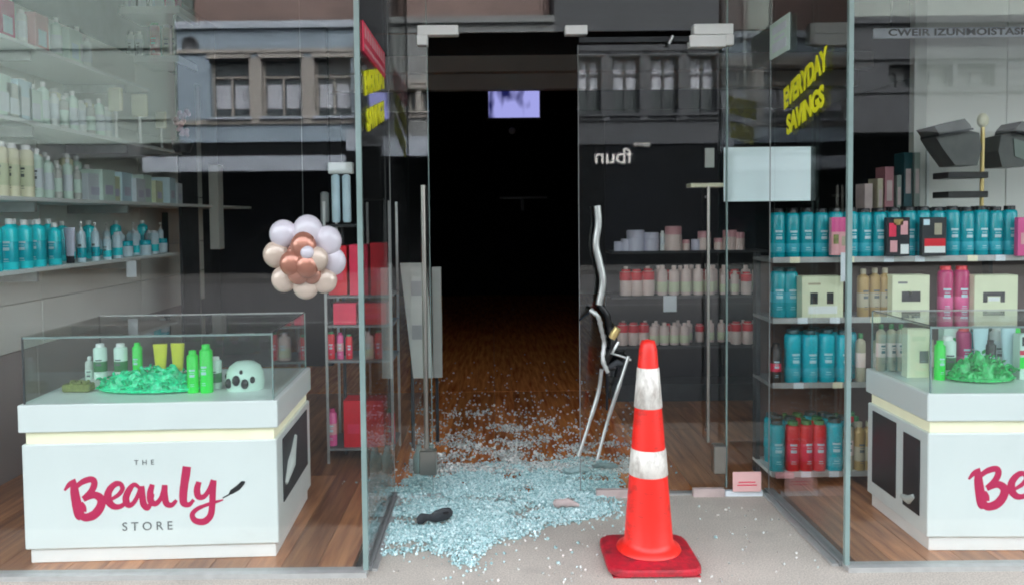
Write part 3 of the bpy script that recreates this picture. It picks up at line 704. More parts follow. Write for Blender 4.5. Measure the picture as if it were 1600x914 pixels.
def bottle(key, p, label, group=None, name='bottle', cat='bottle', s=1.0, simple=False):
    me, r, h = KC[key]
    if simple:
        k2 = key + '_one'
        if k2 not in bpy.data.meshes:
            bm = bmesh.new(); mats = []
            for i, m_ in enumerate(me):
                n0 = len(bm.faces); bm.from_mesh(m_); bm.faces.ensure_lookup_table()
                for f in bm.faces[n0:]: f.material_index = i
            mm = bpy.data.meshes.new(k2); bm.to_mesh(mm); bm.free()
            for m_ in me: mm.materials.append(m_.materials[0])
        o = tag(link(name, bpy.data.meshes[k2], None, p, random.uniform(0, 6)), label, cat, group); o.scale = (s, s, s * random.uniform(.98, 1.02)); return o
    t = thing(name, label, cat, p, random.uniform(-.2, .2), group); t.scale = (s, s, s * random.uniform(.985, 1.015))
    for nm, m_ in zip(('body', 'cap', 'label'), me): link('printed_band' if nm == 'label' else nm, m_, t)
    pk_ = key + '_print'
    if KIND_OF.get(key) in ('round', 'fat', 'can', 'pump'):
        if pk_ not in bpy.data.meshes:
            b = MB(); rr = r * 1.018
            for z0_, z1_, hw_ in ((.52, .56, .5), (.47, .485, .35), (.38, .44, .42), (.2, .215, .3), (.16, .17, .38)):
                if KIND_OF[key] == 'pump' and z0_ > .45: continue
                n_ = 6; vs = []
                for z_ in (z0_, z1_):
                    for q_ in range(n_ + 1):
                        a_ = -PI / 2 + (q_ / n_ - .5) * 2 * hw_; vs.append((rr * math.cos(a_), rr * math.sin(a_), z_ * h))
                b.add(vs, [(q_, q_ + 1, n_ + 2 + q_, n_ + 1 + q_) for q_ in range(n_)], 0, True)
            b.mesh(pk_, ['print_dark' if key in ('rosy', 'creamtall', 'paletall', 'gold', 'beige', 'whitecan', 'greygreen', 'whitepump', 'smallblue', 'mintbottle') else 'print_light'])
        link('printed_text', bpy.data.meshes[pk_], t)['kind'] = 'stuff'
    return t
def carton(p, w_, d_, h_, m_, label, marks=None, name='carton', cat='box', group=None, rz=0.0):
    t = thing(name, label, cat, p, rz, group)
    b = MB(); b.box(-w_ / 2, w_ / 2, -d_ / 2, d_ / 2, 0, h_, b=.002); part('box', b, m_, t)
    for mk in (marks or []):
        u0, u1, v0, v1, mm = mk; b = MB(); b.box(-w_ / 2 + u0 * w_, -w_ / 2 + u1 * w_, -d_ / 2 - .0015, -d_ / 2 - .0003, v0 * h_, v1 * h_); part('print', b, mm, t)
    return t
bottle_kind('teal', 'fat', .036, .255, 'teal', 'black', 'teal_label', (.12, .3)); bottle_kind('tealB', 'fat', .0415, .27, 'teal2', 'teal_dark', 'teal_label', (.1, .28))
bottle_kind('tealD', 'fat', .04, .26, 'teal', 'teal_dark', 'teal_label', (.3, .5)); bottle_kind('cyan', 'round', .036, .235, 'cyan', 'white2', 'teal2', (.15, .55))
bottle_kind('whitepump', 'pump', .022, .22, 'blue_white', 'white2', 'teal2', (.1, .35)); bottle_kind('whitetube', 'tubecap', .03, .19, 'lilac', 'dark', None)
bottle_kind('bluejar', 'jar', .03, .08, 'blue_white', 'teal2'); bottle_kind('smallblue', 'can', .024, .13, 'blue_white', 'tag', 'cyan', (.1, .4))
bottle_kind('red', 'fat', .036, .26, 'red', 'green_dark', 'red2', (.2, .55)); bottle_kind('gold', 'round', .03, .25, 'gold', 'beige', 'beige', (.2, .5))
bottle_kind('magenta', 'fat', .037, .26, 'magenta', 'red', 'hotpink', (.15, .4)); bottle_kind('beige', 'round', .026, .26, 'beige', 'green_dark', 'cream_pink', (.3, .6))
bottle_kind('rosy', 'round', .038, .225, 'cream_pink', 'cream_pink', 'box_cream', (.1, .45)); bottle_kind('rosyS', 'round', .034, .16, 'cream_pink', 'cream_pink', 'box_cream', (.1, .45))
bottle_kind('greenA', 'can', .022, .16, 'green', 'green', None); bottle_kind('greenB', 'can', .024, .185, 'green', 'green', None)
bottle_kind('yellowtube', 'tubecap', .031, .15, 'yellow', 'white2', None); bottle_kind('mintbottle', 'can', .028, .155, 'mint_white', 'white2', 'green_dark', (.2, .5))
bottle_kind('creamtall', 'can', .033, .25, 'cream', 'white2', 'box_cream', (.2, .6)); bottle_kind('paletall', 'round', .028, .24, 'mint_white', 'white2', 'tag', (.2, .6))
bottle_kind('blacksmall', 'can', .018, .14, 'black', 'black', 'red2', (.3, .5)); bottle_kind('bluetube', 'tube', .032, .2, 'blue_white', 'white2', None)
bottle_kind('whitecan', 'can', .025, .2, 'white', 'white2', 'tag', (.3, .7)); bottle_kind('greygreen', 'round', .026, .2, 'grey_panel', 'white2', 'mint_white', (.2, .6))
bottle_kind('pinktall', 'can', .03, .24, 'hotpink', 'magenta', 'pink', (.3, .6)); bottle_kind('giftred', 'fat', .045, .19, 'cream_pink', 'red', 'red', (.58, .9))

def shelf(name, label, x0, x1, y0, y1, z, th=.018, m='glass_edge', group=None, lip=None):
    t = thing(name, label, 'shelf', ((x0 + x1) / 2, (y0 + y1) / 2, z - th), 0, group); w2, d2 = (x1 - x0) / 2, (y1 - y0) / 2
    b = MB(); b.box(-w2, w2, -d2, d2, 0, th, b=.002); part('board', b, m, t)
    return t

# ---------------------------------------------------------------- left wall shelves
SXE = -2.2
LS = [(1.18, 5.55, 'third'), (1.52, 7.3, 'second from top'), (1.885, 5.7, ''), (2.25, 5.2, '')]
names_ = ['lowest left wall shelf, holding bright cyan bottles', 'long left wall shelf above the cyan bottles', 'left wall shelf holding white brushes', 'topmost left wall shelf near the edge of the photo']
for (z, ye, _), nm in zip(LS, names_):
    t = shelf('wall_shelf', 'pale ' + nm, -2.6, SXE, 3.35, ye, z, .02, 'white', 'left wall shelves')
    for yy in (3.9, 4.9):
        b = MB(); b.box(-.2, .17, yy - (3.35 + ye) / 2, yy + .02 - (3.35 + ye) / 2, -.05, -.001); part('bracket', b, 'alu', t)
def on_shelf(px, z, inset=.05):          # point on the shelf under a column of the photo
    X = SXE - inset; d = ray(px, 340); Y = X / (d.x / d.y); return Vector((X, Y, z))
for i, px in enumerate((-38, -12, 14, 37, 58, 84)):
    bottle('cyan', on_shelf(px, 1.18, .05), f'{ORD[i]} bright cyan white-capped bottle from the photo edge, lowest left shelf', 'cyan bottles', s=1 if i < 5 else .92)
for i, px in enumerate((-20, 20, 50, 75)):
    bottle('cyan', on_shelf(px, 1.18, .14), f'{ORD[i]} cyan bottle of the back row, lowest left shelf', 'cyan bottles', simple=True)
for i, (px, k_) in enumerate([(108, 'whitetube'), (126, 'whitepump'), (148, 'whitepump'), (166, 'smallblue')]):
    bottle(k_, on_shelf(px, 1.18, .05), ['lilac tube on a black cap right of the cyan bottles', 'first slim pale pump bottle on the lowest left shelf', 'second slim pale pump bottle on the lowest left shelf', 'short pale blue can beside the pump bottles'][i], 'pale blue products', name='bottle')
for i, px in enumerate((182, 197, 211, 226, 240, 252)):
    bottle(('smallblue', 'bluejar')[i % 2], on_shelf(px, 1.18, .06 + .03 * (i % 3)), f'{ORD[i]} small pale blue pot at the far end of the lowest left shelf', 'pale blue products', name='pot', cat='pot', simple=True, s=1.2)
for i, px in enumerate((186, 204, 232)):
    bottle('smallblue', on_shelf(px, 1.18, .16), f'{ORD[i]} blue can behind the pots, lowest left shelf', 'pale blue products', simple=True, s=1.2)
# tall cream bottles and boxes on the 1.52 shelf
for i, px in enumerate((-20, 4, 22, 44, 60)):
    bottle('creamtall' if i < 4 else 'paletall', on_shelf(px, 1.52, .05), f'{ORD[i]} tall cream bottle on the long left shelf', 'cream bottles', s=1.0)
for i, px in enumerate((78, 92, 108, 122)):
    bottle(('paletall', 'greygreen')[i % 2], on_shelf(px, 1.52, .07), f'{ORD[i]} pale slim bottle after the cream bottles, long left shelf', 'pale bottles', s=.9, simple=True)
xs_ = 134
for i in range(9):
    w_ = (.10, .13, .09)[i % 3]; p = on_shelf(xs_, 1.52, .12); carton(p, .16, w_ * 1.2, .15 + .03 * (i % 2), ('tag', 'mint_white', 'box_cream', 'blue_white')[i % 4], f'{ORD[i]} pale carton from the front, long left shelf', [(.2, .8, .2, .5, 'lilac')], group='pale cartons on the long left shelf', rz=PI / 2 + .02 * i)
    xs_ += 17
for i in range(12):
    bottle(('creamtall', 'paletall', 'whitecan')[i % 3], on_shelf(-10 + i * 17, 1.885, .26), f'back row pale bottle, {ORD[i]} from the photo edge on the left brush shelf', 'pale bottles', simple=True, s=1.05)
for i in range(10):
    bottle(('whitecan', 'creamtall', 'paletall')[i % 3], on_shelf(-6 + i * 16, 1.52, .24), f'back row pale bottle, {ORD[i]} from the photo edge on the long left shelf', 'pale bottles', simple=True, s=1.1)
for i in range(12):
    bottle(('cyan', 'smallblue', 'whitepump')[i % 3], on_shelf(96 + i * 14, 1.18, .22), f'back row blue or white bottle, {ORD[i]} beyond the cyan bottles', 'pale blue products', simple=True, s=.95)
# 1.885 shelf: cartons at the front, brushes farther in
for i, px in enumerate((0, 16, 33, 50)):
    p = on_shelf(px, 1.885, .1); carton(p, .12, .08, .17 if i % 2 else .2, ('mint_white', 'grey_panel', 'blue_white', 'mint_white')[i], f'{ORD[i]} pale green carton from the photo edge, left brush shelf', [(.2, .8, .15, .6, 'tag')], group='cartons on the brush shelf', rz=PI / 2)
for i, px in enumerate((74, 90, 105, 119, 132, 146, 160, 172)):
    bottle(('paletall', 'whitecan', 'greygreen')[i % 3], on_shelf(px, 1.885, .12), f'{ORD[i]} pale bottle between cartons and brushes, left brush shelf', 'pale bottles', simple=True)
def brush(p, label, s=1.0):
    t = thing('hair_brush', label, 'brush', p, random.uniform(-.3, .3), 'white brushes standing on the left shelf')
    b = MB(); b.lathe([(.022, 0), (.024, .01), (.008, .014), (.008, .13), (.012, .15)], 12); part('stem', b, 'white2', t)
    b = MB(); b.box(-.04, .04, -.012, .012, .15, .27, b=.006); part('paddle', b, 'cream', t); t.scale = (s, s, s); return t
brush(on_shelf(186, 1.885, .05), 'white paddle brush with a wide head, nearest of the three standing on the left shelf', 1.15)
brush(on_shelf(223, 1.885, .05), 'white paddle brush, middle one of the three standing on the left shelf', 1.2)
brush(on_shelf(256, 1.885, .05), 'white paddle brush, farthest of the three standing on the left shelf', .95)
pk = thing('flower_spray', 'pink artificial flower spray in a black pot at the end of the left brush shelf', 'flowers', at(285, 232, 5.6))
b = MB(); b.lathe([(.05, -.03), (.075, .03), (.07, .05)], 12); part('pot', b, 'black', pk)
b = MB()
for i in range(26):
    a = random.uniform(0, 6.3); r_ = random.uniform(0, .05); z_ = random.uniform(.09, .27); b.sphere((r_ * math.cos(a), r_ * math.sin(a), z_), random.uniform(.012, .022), 0, 8)
part('petals', b, 'pink', pk)
# top shelf
for i, px in enumerate((-12, 8, 26, 44, 62, 80, 97, 113, 129, 144)):
    p = on_shelf(px, 2.25, .12)
    if i % 3 == 1: carton(p, .12, .09, .2, ('magenta', 'pink', 'mint_white')[i // 3 % 3], f'carton {ORD[i]} in line on the topmost left shelf', [(.2, .8, .2, .6, 'blue_white')], group='products on the topmost left shelf', rz=PI / 2)
    else: bottle(('paletall', 'whitecan')[i % 2], p, f'pale bottle {ORD[i]} in line on the topmost left shelf', 'products on the topmost left shelf', simple=True)
# frontal display shelves at the top left, deeper in
YU = 5.9
u0, u1 = at(30, 20, YU), at(282, 12, YU)
t = shelf('display_shelf', 'upper white display shelf with magenta boxes, top left', u0.x, u1.x, YU - .02, YU + .35, at(240, 11, YU).z, .055, 'white')
t = shelf('display_shelf', 'lower short white display shelf, top left', at(190, 95, YU).x, at(281, 95, YU).x, YU - .02, YU + .35, at(240, 88, YU).z, .05, 'white')
zt = at(240, 11, YU).z
for i, px in enumerate((122, 146, 170, 198, 226, 252, 270)):
    p = at(px, 11, YU + .12); p.z = zt; carton(p, .1, .08, .25, ('magenta', 'pink', 'magenta', 'lilac', 'dark', 'blue_white', 'magenta')[i], f'{ORD[i]} box from the left on the upper display shelf', [(.2, .8, .1, .4, 'tag')], group='boxes on the upper display shelf')
zt = at(240, 88, YU).z
for i, (px, k_) in enumerate([(205, 'whitecan'), (218, 'whitecan'), (243, 'red'), (262, 'creamtall'), (276, 'creamtall')]):
    p = at(px, 88, YU + .1); p.z = zt; bottle(k_, p, ['first white can', 'second white can', 'dark red bottle', 'first cream bottle', 'second cream bottle'][i] + ' from the left on the lower display shelf', 'products on the lower display shelf', s=1.0)
b = MB(); a = at(281, 400, YU); b.box(a.x, a.x + .02, YU, YU + .34, .0, 2.9); solo('shelf_upright', b, 'dark_grey', 'dark upright at the right end of the two display shelves', 'upright')
# dark inner shelves with columns behind
for i, (px, w_, y0_, y1_) in enumerate([(334, 18, 258, 390), (247, 16, 332, 400)]):
    a = at(px - w_ / 2, y0_, 6.3); c = at(px + w_ / 2, y1_, 6.3); b = MB(); b.box(a.x, c.x, 6.3, 6.42, c.z, a.z, b=.004)
    solo('display_column', b, 'grey_panel' if i == 0 else 'teal_dark', ['pale grey narrow column seen above the left cabinet', 'dark green narrow panel behind the small blue pots'][i], 'column')
b = MB(); b.box(-2.6, -1.55, 7.6, 7.7, 0, 3.2); solo('room_divider', b, 'dark_wall', 'dark partition behind the left window display', 'partition')
# tag under the shelf
p = on_shelf(203, 1.16, .0); b = MB(); b.box(-.03, .03, -.002, .002, -.1, 0); solo('price_tag', b, 'tag', 'small pale tag hanging under the lowest left shelf', 'tag', (p.x, p.y, p.z))

# ---------------------------------------------------------------- contents of the left glass case
def caseT(px, py, dz=0): p = fl(px, py, CT); return p
def shred(p, wx, wy, hz, mt, label, n=240, dishm='green_mint', tk=.0045):
    t = thing('gift_tray', label, 'gift tray', p)
    b = MB(); b.lathe([(.6, 0), (.9, .006), (1, .02), (.97, .022), (.88, .01)], 24, sx=wx, sy=wy); part('dish', b, dishm, t)
    b = MB(); N_ = 26; vs = []; fs = []
    for i in range(N_ + 1):
        for j in range(N_ + 1):
            u, v = i / N_ * 2 - 1, j / N_ * 2 - 1; q_ = math.sqrt(u * u + v * v); f_ = max(0, 1 - q_ ** 2.2)
            vs.append((u * wx * .95, v * wy * .95, .008 + hz * f_ ** .8 * (.55 + .5 * noise.noise(Vector((u * 4.5, v * 3, n)))) + .01 * f_ * noise.noise(Vector((u * 14, v * 9, n)))))
    for i in range(N_):
        for j in range(N_):
            if ((i + .5) / N_ * 2 - 1) ** 2 + ((j + .5) / N_ * 2 - 1) ** 2 < 1: fs.append([i * (N_ + 1) + j, (i + 1) * (N_ + 1) + j, (i + 1) * (N_ + 1) + j + 1, i * (N_ + 1) + j + 1])
    b.add(vs, fs, 0, False); part('crumpled_film', b, mt, t)
    n = n // 3; hz *= .8
    b = MB()
    for i in range(n):
        a = random.uniform(0, 6.3); r_ = random.random() ** .5 * .95; z_ = .012 + hz * (1 - r_ * .7) * random.random()
        c_ = Vector((r_ * math.cos(a) * wx, r_ * math.sin(a) * wy, z_)); d_ = Vector((random.uniform(-1, 1), random.uniform(-1, 1), random.uniform(-.4, .8))).normalized() * random.uniform(.012, .03)
        m_ = c_ + d_ * .5 + Vector((0, 0, .006)); b.tube([c_, m_, c_ + d_], tk * 1.5, 4, flat=.15)
    o = part('paper_shred', b, mt, t); o['kind'] = 'stuff'; return t
YC = 3.45
pT = caseT(240, 610); shred(Vector((pT.x, pT.y + .0, CT)), .25, .09, .13, 'green_mint', 'teal green tray of paper shred in the left glass case', 800, 'green_mint', .0055)
for i, (px, k_, lb) in enumerate([(158, 'mintbottle', 'white topped mint can, left one in the left glass case'), (190, 'mintbottle', 'white topped mint can, second from the left in the left glass case'), (252, 'yellowtube', 'left yellow tube standing in the left glass case'), (279, 'yellowtube', 'right yellow tube standing in the left glass case'), (302, 'greenA', 'shorter bright green bottle in the left glass case'), (323, 'greenB', 'taller bright green bottle in the left glass case')]):
    p = at(px, 600, YC + .06 if i < 4 else YC - .02); p.z = CT; 
    if i < 4: p.z = CT + .05
    bottle(k_, p, lb, 'products in the left glass case', s=1.0 if i < 4 else 1.14)
for px, dy, k_, lb, s_ in ((216, .07, 'greenA', 'small green can between the mint cans and yellow tubes', .95), (141, .08, 'greygreen', 'pale grey green bottle left of the mint cans', .72), (338, .06, 'mintbottle', 'mint can behind the bright green bottles', .9)):
    p = at(px, 600, YC + dy); p.z = CT + (.05 if px < 300 and px > 150 else 0); bottle(k_, p, lb, 'products in the left glass case', s=s_)
b = MB(); b.box(-.24, .1, -.04, .04, 0, .049, b=.004); p = at(232, 600, YC + .09); solo('riser_block', b, 'grey_panel', 'low grey riser behind the green tray in the left case', 'riser', (p.x, p.y, CT + .0))
p = caseT(120, 612); t = thing('small_basket', 'olive little basket at the left of the green tray', 'basket', (p.x, p.y + .02, CT))
b = MB(); b.box(-.06, .06, -.035, .035, 0, .035, b=.006); part('box', b, 'olive', t)
b = MB()
for i in range(40): b.sphere((random.uniform(-.045, .045), random.uniform(-.025, .025), .038), .008, 0, 6)
part('filling', b, 'olive', t)
p = caseT(232, 600); carton(Vector((p.x, p.y - .03, CT + .035)), .09, .03, .05, 'tag', 'small pale box resting on the green tray', [(.3, .7, .2, .6, 'white2'), (.1, .25, .3, .7, 'dark_grey')])
p = caseT(322, 606); b = MB(); b.lathe([(.02, 0), (.024, .004), (.024, .014), (.02, .017)], 16); solo('small_pot', b, 'yellow', 'flat yellow pot in front of the green bottles', 'pot', (p.x - .01, p.y - .02, CT))
# white domed cap with black patches
p = caseT(378, 610); t = thing('spotted_cap', 'mint white domed cap with black patches at the right of the left case', 'cap', (p.x, p.y + .05, CT))
b = MB(); b.lathe([(.078, 0), (.083, .03), (.08, .07), (.066, .1), (.04, .118), (.0, .124)], 28); part('dome', b, 'mint_white', t)
b = MB()
for (a, z, r_) in ((-2.25, .035, .017), (-1.75, .05, .018), (-1.3, .035, .017), (-.9, .05, .012), (-2.7, .06, .012), (-1.5, .085, .008)):
    rr = .0825 if z < .06 else .074
    b.sphere((rr * math.cos(a), rr * math.sin(a), z), r_, 0, 10, (1, 1, 1.3))
part('black_patch', b, 'black', t)
# white cube behind at the right
# ---------------------------------------------------------------- contents of the right glass case
YR = 3.55
for i, (px, k_, lb, dy) in enumerate([(1468, 'greenB', 'green bottle at the left of the right glass case', -.02), (1505, 'magenta', 'dark red bottle in the right glass case', .08), (1531, 'bluetube', 'left pale blue tube in the right glass case', .03), (1547, 'blacksmall', 'slim black bottle between the pale blue tubes', .02), (1574, 'bluetube', 'right pale blue tube in the right glass case', .03)]):
    p = at(px, 590, YR + dy); p.z = CT; bottle(k_, p, lb, 'products in the right glass case', s={'magenta': .85, 'greenB': .95}.get(k_, 1.15 if k_ == 'bluetube' else 1.2))
for px, dy, k_, lb, s_ in ((1556, .1, 'whitecan', 'white can behind the pale tubes in the right glass case', 1.1), (1518, .12, 'tealD', 'dark teal bottle behind the pale tubes in the right glass case', .8), (1586, .12, 'greenA', 'small green bottle near the right edge in the right glass case', 1.3), (1480, .03, 'mintbottle', 'mint can beside the green bottle in the right glass case', 1.2)):
    p = at(px, 590, YR + dy); p.z = CT; bottle(k_, p, lb, 'products in the right glass case', s=s_)
p = at(1430, 590, YR + .05); carton(Vector((p.x, p.y, CT)), .10, .05, .22, 'cream', 'tall cream carton at the left of the right glass case', [(.55, .95, .3, .55, 'mid_grey'), (.2, .8, .75, .85, 'box_cream')])
p = at(1603, 590, YR - .02); carton(Vector((p.x, p.y, CT)), .09, .05, .2, 'mint_white', 'green banded carton at the right edge of the photo', [(0, 1, .25, .5, 'green'), (0, 1, .55, .65, 'red2'), (0.1, .8, .75, .95, 'dark_grey')])
p = at(1537, 597, YR - .07); shred(Vector((p.x, 3.5, CT)), .15, .08, .16, 'green_mid', 'bright green shredded paper nest in the right glass case', 560, 'green_mid', .0055)
p = at(1490, 590, YR + .12); carton(Vector((p.x, p.y, CT)), .12, .05, .21, 'mint_white', 'pale mint carton behind the green nest in the right glass case', [(.1, .9, .5, .8, 'green_mid')])
for i, px in enumerate((1352, 1374, 1392, 1406)):
    p = at(px, 580, 4.22); p.z = .885 - .35 + .0
for i, (px) in enumerate((1376, 1392, 1407)):
    p = at(px, 590, YR + .2); p.z = CT; bottle('beige', p, f'{ORD[i]} beige bottle from the left behind the cream carton', 'beige bottles', s=.85)

# ---------------------------------------------------------------- right shelf unit
UY = 4.06
def uz(y): return at(1400, y, UY).z
ZA, ZB, ZC, ZD = uz(403), uz(497), uz(598), .075
UX0, UX1 = at(1206, 500, UY).x, 3.9
un = thing('shelf_unit', 'open shelf unit with teal bottles along its top, behind the right window', 'shelf unit', (UX0, UY, 0))
UW = UX1 - UX0
for z in (ZA, ZB, ZC, ZD):
    b = MB(); b.box(0, UW, 0, .3, z - .02, z, b=.003); part('shelf_board', b, 'mid_grey' if z > .1 else 'white', un)
    b = MB(); b.box(0.004, UW, -.006, -.001, z - .02, z + .008); part('price_rail', b, 'alu', un)
for x_ in (.0, 1.25, 2.4):
    b = MB(); b.box(x_ + .001, x_ + .022, .24, .3, 0, ZA + .02); part('post', b, 'dark_grey', un)
b = MB(); b.box(.02, UW, .301, .315, .02, ZA + .0); part('back_panel', b, 'soffit', un)
for z, n_ in ((ZA, 9), (ZB, 8), (ZC, 5), (ZD, 3)):
    for i in range(n_):
        x_ = .12 + i * .21 + random.uniform(-.04, .04); b = MB(); b.box(x_, x_ + .05, -.0085, -.0062, z - .021, z + .009); part('price_ticket', b, random.choice(('tag', 'tag', 'cream')), un)
x_ = UX0 + .045; i = 0
while x_ < at(1592, 400, UY).x:
    bottle('teal', (x_, UY + .05 + random.uniform(-.004, .004), ZA + .001), f'teal bottle, {ORD[i]} from the left along the top shelf of the right unit', 'teal bottles on the top shelf')
    if i < 16: bottle('teal', (x_ + .03, UY + .14, ZA + .001), f'teal bottle, {ORD[i]} from the left in the back row of the top shelf', 'teal bottles on the top shelf', simple=True)
    x_ += .0745; i += 1
def pack(px, py0, py1, wpx, y_, base, marks, lb):
    a = at(px, py1, y_); c = at(px, py0, y_); w_ = wpx * y_ / 1250; p = Vector((a.x, y_, a.z)); return carton(p, w_, .03, c.z - a.z, base, lb, marks, name='gift_pack', cat='gift pack', group='gift packs before the teal bottles')
YP = UY - .0
pack(1313, 340, 399, 32, UY - .03, 'pink', [(0, 1, .62, 1, 'hotpink'), (.1, .35, .3, .55, 'olive'), (.5, .8, .25, .5, 'beige')], 'pink topped pack in front of the teal bottles')
pack(1401, 340, 400, 36, UY - .03, 'dark', [(.1, .4, .5, .85, 'red2'), (.6, .9, .55, .9, 'pink'), (.15, .45, .1, .4, 'pink'), (.6, .95, .05, .3, 'white'), (.3, .7, .8, .95, 'gold')], 'dark pack with red and pink figures in front of the teal bottles')
pack(1457, 340, 400, 38, UY - .03, 'dark_grey', [(.1, .95, .08, .25, 'white'), (.1, .95, .25, .45, 'red'), (.05, .3, .8, .95, 'blue_white'), (.5, .8, .55, .85, 'beige')], 'dark pack with a red and white base in front of the teal bottles')
pack(1598, 340, 400, 22, UY - .03, 'hotpink', [(.2, .8, .3, .6, 'pink')], 'pink pack at the right edge before the teal bottles')
# row B
for i, px in enumerate((1216, 1234)):
    p = at(px, 497, UY + .1); p.z = ZB + .001; bottle('tealD', p, ['left', 'right'][i] + ' dark teal bottle beside the first cream box', 'dark teal bottles')
def cbox(px0, px1, y0, y1, marks, lb):
    a = at(px0, y1, UY - .0); c = at(px1, y0, UY - .0); carton(Vector(((a.x + c.x) / 2, UY + .045, ZB + .001)), c.x - a.x, .09, c.z - ZB, 'box_cream', lb, marks, group='cream boxes on the middle shelf')
cbox(1253, 1318, 432, 498, [(.2, .38, .35, .62, 'dark_grey'), (.6, .76, .35, .62, 'dark_grey'), (.15, .45, .8, .85, 'beige'), (.15, .85, .12, .3, 'white')], 'cream box with two dark marks, left of the glass corner')
cbox(1394, 1453, 430, 494, [(.25, .75, .38, .62, 'dark_grey'), (.45, .52, .55, .7, 'box_cream'), (.15, .4, .8, .85, 'mid_grey'), (.1, .9, .1, .16, 'beige')], 'cream box with one dark square, beside the magenta bottles')
cbox(1522, 1591, 430, 494, [(.2, .7, .5, .6, 'dark_grey'), (.2, .3, .35, .5, 'dark_grey'), (.6, .7, .35, .5, 'dark_grey'), (.32, .58, .38, .48, 'white')], 'cream box with a dark arch mark, near the right edge of the photo')
for i, px in enumerate((1348, 1366, 1382)):
    p = at(px, 497, UY + .08); p.z = ZB + .001; bottle('gold', p, f'gold brown bottle, {ORD[i]} after the glass corner on the middle shelf', 'gold bottles')
for i, px in enumerate((1476, 1501)):
    p = at(px, 497, UY + .06); p.z = ZB + .001; bottle('magenta', p, ['left', 'right'][i] + ' magenta bottle between two cream boxes', 'magenta bottles')
a = at(1314, 395, UY - .05); c = at(1328, 440, UY - .05); b = MB(); b.box(a.x, c.x, UY - .05, UY - .047, c.z, a.z); solo('price_tag', b, 'tag', 'pale tag hanging from the top shelf beside the glass corner', 'tag')
# row C
for i in range(9):
    p = at(1238 + i * 26.5, 597, UY + .05); p.z = ZC + .001
    if i < 4: bottle('tealB', p, f'bright teal bottle, {ORD[i]} from the left on the third shelf', 'bright teal bottles')
    else: bottle('beige', p, f'beige bottle, {ORD[i-4]} after the bright teal bottles on the third shelf', 'beige bottles', simple=True, s=.95)
for i in range(4):
    p = at(1245 + i * 26.5, 597, UY + .15); p.z = ZC + .001; bottle('tealB', p, f'teal bottle, {ORD[i]} from the left in the back row of the third shelf', 'bright teal bottles', simple=True)
p = at(1212, 597, UY + .03); p.z = ZC + .001; bottle('blacksmall', p, 'slim dark red and black bottle at the left end of the third shelf', None, s=1.5)
# row D
ks = [('tealD', 1213), ('red', 1238), ('red', 1259), ('red', 1279), ('tealB', 1303), ('beige', 1325), ('gold', 1342), ('gold', 1356)]
nm_ = ['dark teal bottle at the left end of the bottom shelf', 'first red bottle on the bottom shelf', 'second red bottle on the bottom shelf', 'third red bottle on the bottom shelf', 'bright teal bottle after the red bottles on the bottom shelf', 'beige bottle beside the glass corner on the bottom shelf', 'first gold bottle right of the glass corner, bottom shelf', 'second gold bottle right of the glass corner, bottom shelf']
for (k_, px), lb in zip(ks, nm_):
    p = at(px, 755, UY + .045); p.z = ZD + .001; bottle(k_, p, lb, 'bottles on the bottom shelf')
for r_ in (1, 2):
    for i in range(7):
        p = at(1222 + i * 21, 755, UY + .045); p.z = ZD + .001; p.y += .08 * r_; bottle(('red', 'tealB', 'tealD', 'beige')[(i + r_) % 4], p, f'{("middle", "rear")[r_-1]} row bottle, {ORD[i]} from the left on the bottom shelf', 'bottles on the bottom shelf', simple=True)
a = at(1212, 738, UY - .02); c = at(1240, 765, UY - .02); b = MB(); b.box(a.x, c.x, UY - .03, UY - .01, .055, a.z, b=.004); solo('shelf_label', b, 'pink', 'pinkish shelf label at the bottom left of the right unit', 'label')
# things above the top shelf, behind: dark display with pink and cream spines
zz = ZA + .0
for i, (px, y0_, y1_, m_, wpx) in enumerate([(1350, 288, 322, 'pebble_pink', 12), (1368, 280, 322, 'beige', 8), (1382, 262, 322, 'dusky', 13), (1397, 275, 322, 'grey_dim', 7), (1411, 240, 322, 'teal_dark', 12), (1425, 240, 322, 'grey_dim', 8)]):
    a = at(px - wpx / 2, y0_, 4.75); c = at(px + wpx / 2, y1_, 4.75); w_ = c.x - a.x
    carton(Vector(((a.x + c.x) / 2, 4.75, ZA + .1)), w_, .12, a.z - ZA - .1, m_, ['small pinkish', 'thin beige', 'dusky pink', 'thin grey', 'dark green', 'tall grey'][i] + ' upright pack standing above the teal bottles', [(.2, .8, .5, .8, 'pebble_pink')], group='upright packs above the teal bottles')
sh_ = shelf('display_ledge', 'dark ledge behind the teal bottles holding upright packs', at(1338, 322, 4.75).x, at(1434, 322, 4.75).x, 4.65, 4.9, ZA + .1, .03, 'dark')
a = at(1338, 322, 4.75); b = MB(); b.box(a.x, at(1434, 322, 4.75).x, 4.66, 4.89, 0, ZA + .069); solo('ledge_cabinet', b, 'dark_wall', 'dark cabinet carrying the ledge behind the teal bottles', 'cabinet')
# pale partition at the far right
pa = thing('partition', 'pale grey green partition wall behind the right window', 'partition', (at(1427, 300, 4.95).x, 4.95, 0))
PWd = 5.85 - pa.location.x
for i, (x0_, x1_) in enumerate([(0, .075), (.08, .58), (.585, 1.15), (1.155, PWd)]):
    b = MB(); b.box(x0_, x1_, (0, .02, .02, .02)[i], .06, 0, 3.2, b=.002); part('panel', b, 'wall_pale' if i else 'grey_panel', pa)
b = MB(); b.box(.085, .1, .005, .02, 1.25, 1.9); part('trim', b, 'white', pa)
